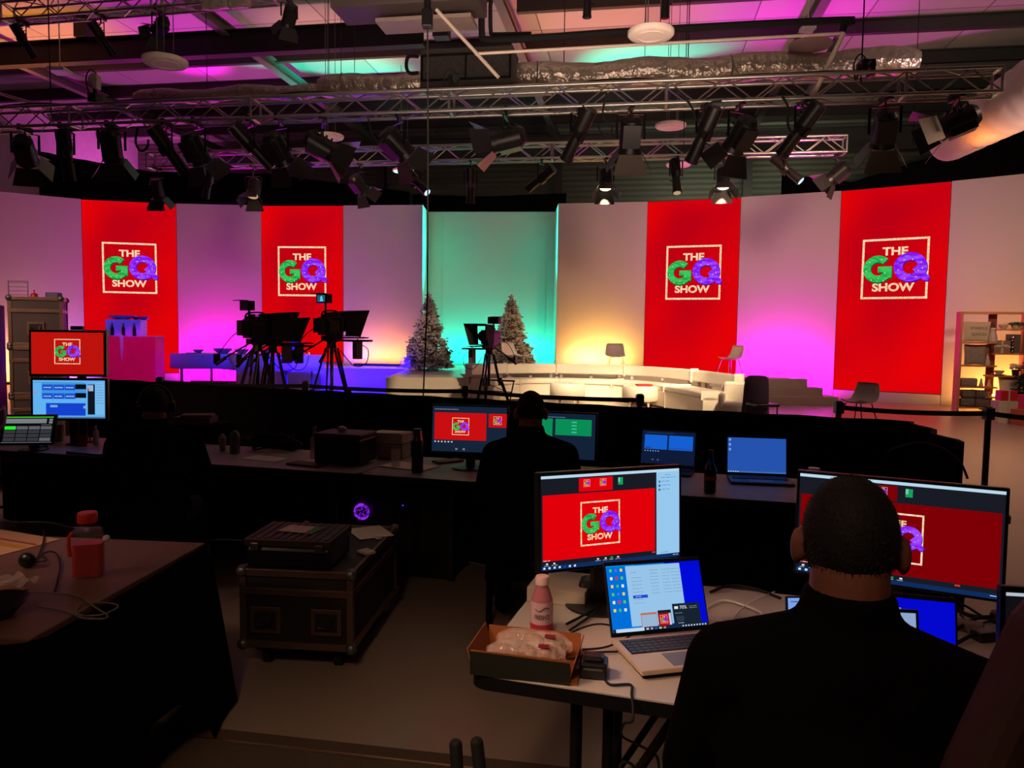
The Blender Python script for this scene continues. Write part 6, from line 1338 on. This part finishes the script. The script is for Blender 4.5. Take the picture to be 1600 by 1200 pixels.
o = MB(); o.lathe([(0, .2), (.033, .2), (.034, .205), (.034, .232), (.031, .237), (0, .237)], 26); o.build('screw_lid', mat('orange_red_plastic', (225, 60, 30), .4), t, True)
o = MB(); o.tube([(-.045, -.03, .17), (-.052, -.046, .16), (-.053, -.05, .12), (-.05, -.047, .09)], .007); o.build('handle', mat('orange_red_plastic', (225, 60, 30), .4), t, True)
o = MB(); o.sph((.06, .0, .135), .013); o.build('spout', WHITE, t, True)
# headset pods, glass, plate, cables
p = onz(43, 888, DZ); t = thing('round_microphone', 'round black puck with cable on the left foreground table', 'microphone', (p.x, p.y, DZ+.001)); o = MB(); o.sph((0, 0, .03), (.032, .022, .03)); o.build('puck', PLAS, t, True)
LC = lambda px, py, z=.006: onz(px, py, DZ+z)
for pts, r, lab, mt in (([(68, 828), (68, 845), (60, 868), (50, 882)], .003, 'black cable leading down to the round puck', RUB), ([(50, 878), (72, 876), (66, 868), (75, 862), (88, 865), (94, 885), (90, 905), (85, 925)], .003, 'black cable curling beside the juice jug', RUB),
        ([(45, 924), (80, 926), (120, 932), (150, 950), (168, 962), (160, 967), (140, 966)], .0028, 'thin grey cable running toward the table edge', mat('grey_cable', (110, 96, 88), .5)),
        ([(55, 930), (62, 938), (60, 947), (90, 952), (115, 960), (130, 966), (165, 967)], .0028, 'thin grey cable curling around at the table edge', mat('grey_cable', (110, 96, 88), .5)), ([(118, 958), (125, 945), (150, 941), (180, 944), (182, 950), (160, 960), (130, 962), (118, 958)], .0028, 'oval loop of grey cable at the edge of the left table', mat('grey_cable', (110, 96, 88), .5))):
    cable('table_cable', [LC(a_, b_, .006+.003*(j_ % 2)) for j_, (a_, b_) in enumerate(pts)], r, lab, mt)
t = thing('plastic_wrap', 'crumpled clear plastic pack with card at the left edge of the table', 'plastic', onz(30, 920, DZ)+Vector((-.04, .0, .001)), D(-20)); o = MB(); rd = random.Random(8); vs = []
for i in range(8):
    for j in range(6): vs.append((-.09+.026*i, -.05+.02*j, .012+.035*rd.random()))
o.add(vs, [(i*6+j, i*6+j+1, (i+1)*6+j+1, (i+1)*6+j) for i in range(7) for j in range(5)]); o.build('film', WRAP, t)
o = MB(); o.box((0, -.02, .004), (.16, .07, .004)); o.build('card', mat('tan_card', (150, 100, 60), .7), t)
p = onz(0, 965, DZ); o = MB(); o.lathe([(0, 0), (.05, 0), (.095, .05), (.1, .055), (.094, .053), (.05, .006), (0, .006)], 28); ob = o.build('black_bowl', PLAS, None, True); ob.location = (p.x-.02, p.y, DZ+.001); tag(ob, 'black bowl at the left edge of the left foreground table', 'bowl')
# trolley handles at the bottom, chair back at the right
t = thing('equipment_trolley', 'two black foam padded upright posts at the bottom edge of the picture', 'trolley', (-.1, 1.62, 0)); 
a1 = at(712, 1163, 1.62); a2 = at(745, 1160, 1.62)
for a_, dx in ((a1, .02), (a2, .035)): o = MB(); o.cyl((a_.x+.1, 0, a_.z), (a_.x+.1+dx, -.05, a_.z-.25), .0145, n=16); o.sph((a_.x+.1, 0, a_.z), (.0145, .0145, .012)); o.build('foam_grip', RUB, t, True); o = MB(); o.cyl((a_.x+.1+dx, -.05, a_.z-.24), (a_.x+.1+dx, -.05, .05), .01, n=10); o.build('post', BLKM, t, True)
o = MB(); o.box((.02, -.0, .03), (.4, .3, .04)); o.build('platform', BLKM, t, False, .005)
t = thing('office_chair', 'dark brown high backed chair at the bottom right corner', 'chair', (.98, .62, 0), D(0)); 
A_, B_ = at(1634, 955, .86), at(1512, 1210, .86)
o = MB(); dx = A_.x-B_.x
prof = [(B_.x-.98-.02, B_.z-.06), (B_.x-.98, B_.z), (A_.x-.98-.01, A_.z-.02), (A_.x-.98+.02, A_.z+.015), (A_.x-.98+.3, A_.z+.05), (A_.x-.98+.34, A_.z), (A_.x-.98+.3, B_.z-.1)]
o.add([(x, .22, z) for x, z in prof]+[(x, .3, z) for x, z in prof], [tuple(range(6, -1, -1)), tuple(range(7, 14))]+[(i, (i+1) % 7, 7+(i+1) % 7, 7+i) for i in range(7)]); o.build('backrest', mat('brown_leather', (70, 44, 40), .6, 0, .15, 30), t, False, .02)
o = MB(); o.box((.17, -.05, .48), (.5, .5, .09)); o.build('seat', mat('brown_leather', (70, 44, 40), .6, 0, .15, 30), t, False, .03)
o = MB(); o.box((.2, .2, .7), (.08, .03, .5)); o.build('back_support', BLKM, t)
o = MB(); o.cyl((.17, -.05, .06), (.17, -.05, .44), .03, n=12)
for j in range(5): q = j*2*PI/5; o.bar((.17, -.05, .08), (.17+.28*math.cos(q), -.05+.28*math.sin(q), .04), .04, .03)
o.build('star_base', BLKM, t)
# ------------------------------------------------------------------ people
SKIN = mat('skin', (138, 86, 70), .55, 0, .05, 60, .06, 20); HAIR = mat('dark_hair', (20, 13, 12), .8, 0, .12, 160, .25, 60); CLO = mat('black_jumper', (10, 9, 12), .95, 0, .15, 30, spec=.08); TRO = mat('dark_trousers', (22, 22, 28), .9)
def person(label, x, y, rz, hz, lean=0, broad=1.0, hair=HAIR, cloth=CLO, headphones=False, head_turn=0):
    # local frame faces +Y; hz = height of the head centre above the floor
    t = thing('person', label, 'person', (x, y, 0), rz)
    V = Vector; seat = .47; neck = V((0, -.02, hz-.095)); sh_z = hz-.205; chest = V((0, -.05, sh_z-.16)); pel = V((0, -.12, seat+.1))
    S = {}
    for s in (-1, 1):
        sh_ = V((s*.165*broad, -.03, sh_z-.02)); el_ = V((s*.22*broad, .05, sh_z-.26)); wr = V((s*.17, .32, max(.775, sh_z-.31))); hip = V((s*.095, -.1, seat+.08)); kn = V((s*.15, .34, seat+.03)); an = V((s*.15, .3, .08)); S[s] = (sh_, el_, wr, hip, kn, an)
    b = MB(); M0 = b.M
    # head
    Hd = Matrix.Translation((0, .02, hz)) @ Matrix.Rotation(head_turn, 4, 'Z'); b.M = Hd
    b.sph((0, -.012, .022), (.075, .095, .095), n=24, h=16); b.sph((0, .03, -.045), (.056, .062, .062), n=18, h=12); b.sph((0, .065, -.09), (.026, .022, .02))
    b.sph((0, .098, -.018), (.013, .018, .022)); b.sph((0, .088, -.06), (.024, .012, .009))
    for s in (-1, 1): b.sph((s*.03, .078, .012), (.014, .012, .01)); b.sph((s*.084, -.012, -.008), (.013, .021, .034), n=12, h=8)
    b.M = M0
    b.cap(V((0, -.02, hz-.04)), neck, .064, .066); b.cap(neck, V((0, -.04, sh_z+.02)), .066, .08)
    for zz, sx, sy in ((sh_z-.05, .15, .085), (sh_z-.15, .15, .1), (sh_z-.3, .135, .1), (seat+.14, .15, .12)): b.sph((0, -.07 if zz < sh_z-.1 else -.05, zz), (sx*broad, sy, .12))
    for s in (-1, 1):
        sh_, el_, wr, hip, kn, an = S[s]
        b.cap(neck+V((0, -.02, -.05)), sh_, .055, .055); b.cap(sh_, el_, .05, .04); b.cap(el_, wr, .038, .027); b.cap(pel, hip, .1, .09); b.cap(hip, kn, .082, .058); b.cap(kn, an, .055, .038); b.cap(an, an+V((0, .16, -.045)), .035, .028)
        d = (wr-el_).normalized(); d = V((d.x*.4, 1, 0)).normalized(); pal = wr+d*.05; b.cap(wr, pal+d*.02, .024, .026); side = V((d.y, -d.x, 0))
        for k_ in range(4):
            L = (.062, .07, .066, .052)[k_]; r0 = pal+d*.03+side*(-.026+.0175*k_)*s; m_ = r0+d*L*.55+V((0, 0, .006)); b.cap(r0, m_, .0088, .008); b.cap(m_, m_+d*L*.45+V((0, 0, -.018)), .008, .007)
        th = wr+d*.02-side*s*.028; b.cap(th, th+d*.035-side*s*.022, .011, .0095); b.cap(th+d*.035-side*s*.022, th+d*.06-side*s*.026, .0095, .008)
    ob = b.build('body', SKIN, t, True); r = ob.modifiers.new('r', 'REMESH'); r.mode = 'VOXEL'; r.voxel_size = .0075; r.use_smooth_shade = True; s_ = ob.modifiers.new('s', 'SMOOTH'); s_.factor = .5; s_.iterations = 3
    c = MB()
    for zz, sx, sy in ((sh_z-.06, .17, .1), (sh_z-.16, .185, .125), (sh_z-.28, .175, .125), (sh_z-.38, .17, .13), (seat+.12, .175, .145)): c.sph((0, -.07 if zz < sh_z-.1 else -.05, zz), (sx*broad, sy, .13), n=20, h=12)
    c.lathe([(.078, -.075), (.08, -.03), (.076, .03), (.07, .034)], 20, 0, neck); c.cap(neck+V((0, -.02, -.06)), V((0, -.05, sh_z)), .07, .1)
    for s in (-1, 1):
        sh_, el_, wr, *_ = S[s]; c.cap(neck+V((s*.02, -.02, -.055)), sh_+V((0, 0, .0)), .062, .075); c.cap(sh_, el_, .076, .062); c.cap(el_, wr-V((0, .03, 0)), .058, .042)
    ob = c.build('jumper', cloth, t, True); r = ob.modifiers.new('r', 'REMESH'); r.mode = 'VOXEL'; r.voxel_size = .011; r.use_smooth_shade = True; s_ = ob.modifiers.new('s', 'SMOOTH'); s_.factor = .5; s_.iterations = 6
    c = MB()
    for s in (-1, 1): _, _, _, hip, kn, an = S[s]; c.cap(pel, hip, .125, .105); c.cap(hip, kn, .098, .073); c.cap(kn, an+V((0, 0, .03)), .072, .055)
    ob = c.build('trousers', TRO, t, True); r = ob.modifiers.new('r', 'REMESH'); r.mode = 'VOXEL'; r.voxel_size = .012; r.use_smooth_shade = True
    for s in (-1, 1): an = S[s][5]; c = MB(); c.cap(an+V((0, -.02, -.035)), an+V((0, .17, -.045)), .042, .034); c.build('shoe', RUB, t, True)
    # hair: short cap over the skull, low on the neck at the back
    c = MB(Hd); vs = []; n, h = 40, 22
    for i in range(h+1):
        for k_ in range(n):
            a_ = 2*PI*k_/n; fr = max(0, math.sin(a_)); lo = -.62+1.15*fr**.7-.12*max(0, -math.sin(a_)); ph = lo+(PI/2-lo)*i/h; q = 1.035+.006*math.sin(a_*9+i*1.3)*(i > 2); q = 1.0 if i == 0 else q
            vs.append((.075*q*math.cos(ph)*math.cos(a_), -.012+.095*q*math.cos(ph)*math.sin(a_), .022+.097*q*math.sin(ph)))
    c.add(vs, [(i*n+k_, i*n+(k_+1) % n, (i+1)*n+(k_+1) % n, (i+1)*n+k_) for i in range(h) for k_ in range(n)]); rd = random.Random(21)
    for q_ in range(2600):
        v0 = Vector(vs[rd.randrange(n*h)]); cc = Vector((0, -.012, .022)); nn = (v0-cc).normalized(); tg = nn.cross(Vector((rd.uniform(-1, 1), rd.uniform(-1, 1), rd.uniform(-1, 1)))).normalized(); v0 += tg*rd.uniform(-.008, .008)
        if v0.z < .022 and nn.y > .45: continue
        tip = v0+nn*rd.uniform(.002, .006)+Vector((0, 0, -.004)); c.add([v0+tg*.0011, v0-tg*.0011, tip], [(0, 1, 2)])
    c.build('hair', hair, t, False)
    if headphones:
        c = MB(Hd); c.tube([(.088*math.cos(a_), -.01, .02+.108*math.sin(a_)) for a_ in [PI*i/12 for i in range(13)]], .008, 8)
        for s in (-1, 1): c.cyl((s*.075, -.01, .0), (s*.105, -.01, .0), .035, .032, 16)
        c.tube([(-.08, .0, -.03), (-.085, .05, -.06), (-.05, .1, -.07)], .004, 6); c.build('headset', PLAS, t, True)
    return t
CHB = mat('black_chair_fabric', (9, 8, 9), .95, 0, .2, 40, spec=.1)
def crew_chair(label, x, y, rz, h_=.95):
    t = thing('crew_chair', label, 'chair', (x, y, 0), rz)
    o = MB(); o.box((0, -.12, .41), (.46, .44, .05)); o.build('seat', CHB, t, False, .015)
    o = MB(); o.box((0, -.36, .68), (.42, .03, .36)); o.build('backrest', CHB, t, False, .012)
    for sx in (-1, 1):
        o = MB(); o.tube([(sx*.21, .08, 0), (sx*.21, .07, .4)], .012, 8); o.build('leg', CHB, t); o = MB(); o.tube([(sx*.21, -.36, 0), (sx*.21, -.33, .4), (sx*.21, -.345, .84)], .012, 8); o.build('leg', CHB, t)
    return t
hc = at(1324, 853, 1.28)
person('largest person, short dark hair and black top, seated with back to us at the right', hc.x, 1.27, D(-20), hc.z, broad=1.16)
crew_chair('dark chair under the man at the right foreground', hc.x, 1.27, D(-20))
hc = at(829, 645, 4.12)
person('person in black seated with back to us before the green screened centre monitor', hc.x, 4.1, D(0), hc.z, broad=1.15, hair=mat('very_dark_hair', (24, 20, 18), .9))
crew_chair('dark chair under the man at the centre desk', hc.x, 4.1, D(0))
hc = at(245, 635, 4.5)
person('person in black with headset seated at the left, looking at the stacked monitors', hc.x, 4.48, D(14), hc.z, broad=1.22, headphones=True, head_turn=D(6))
crew_chair('dark chair under the man at the left desk', hc.x, 4.48, D(14))
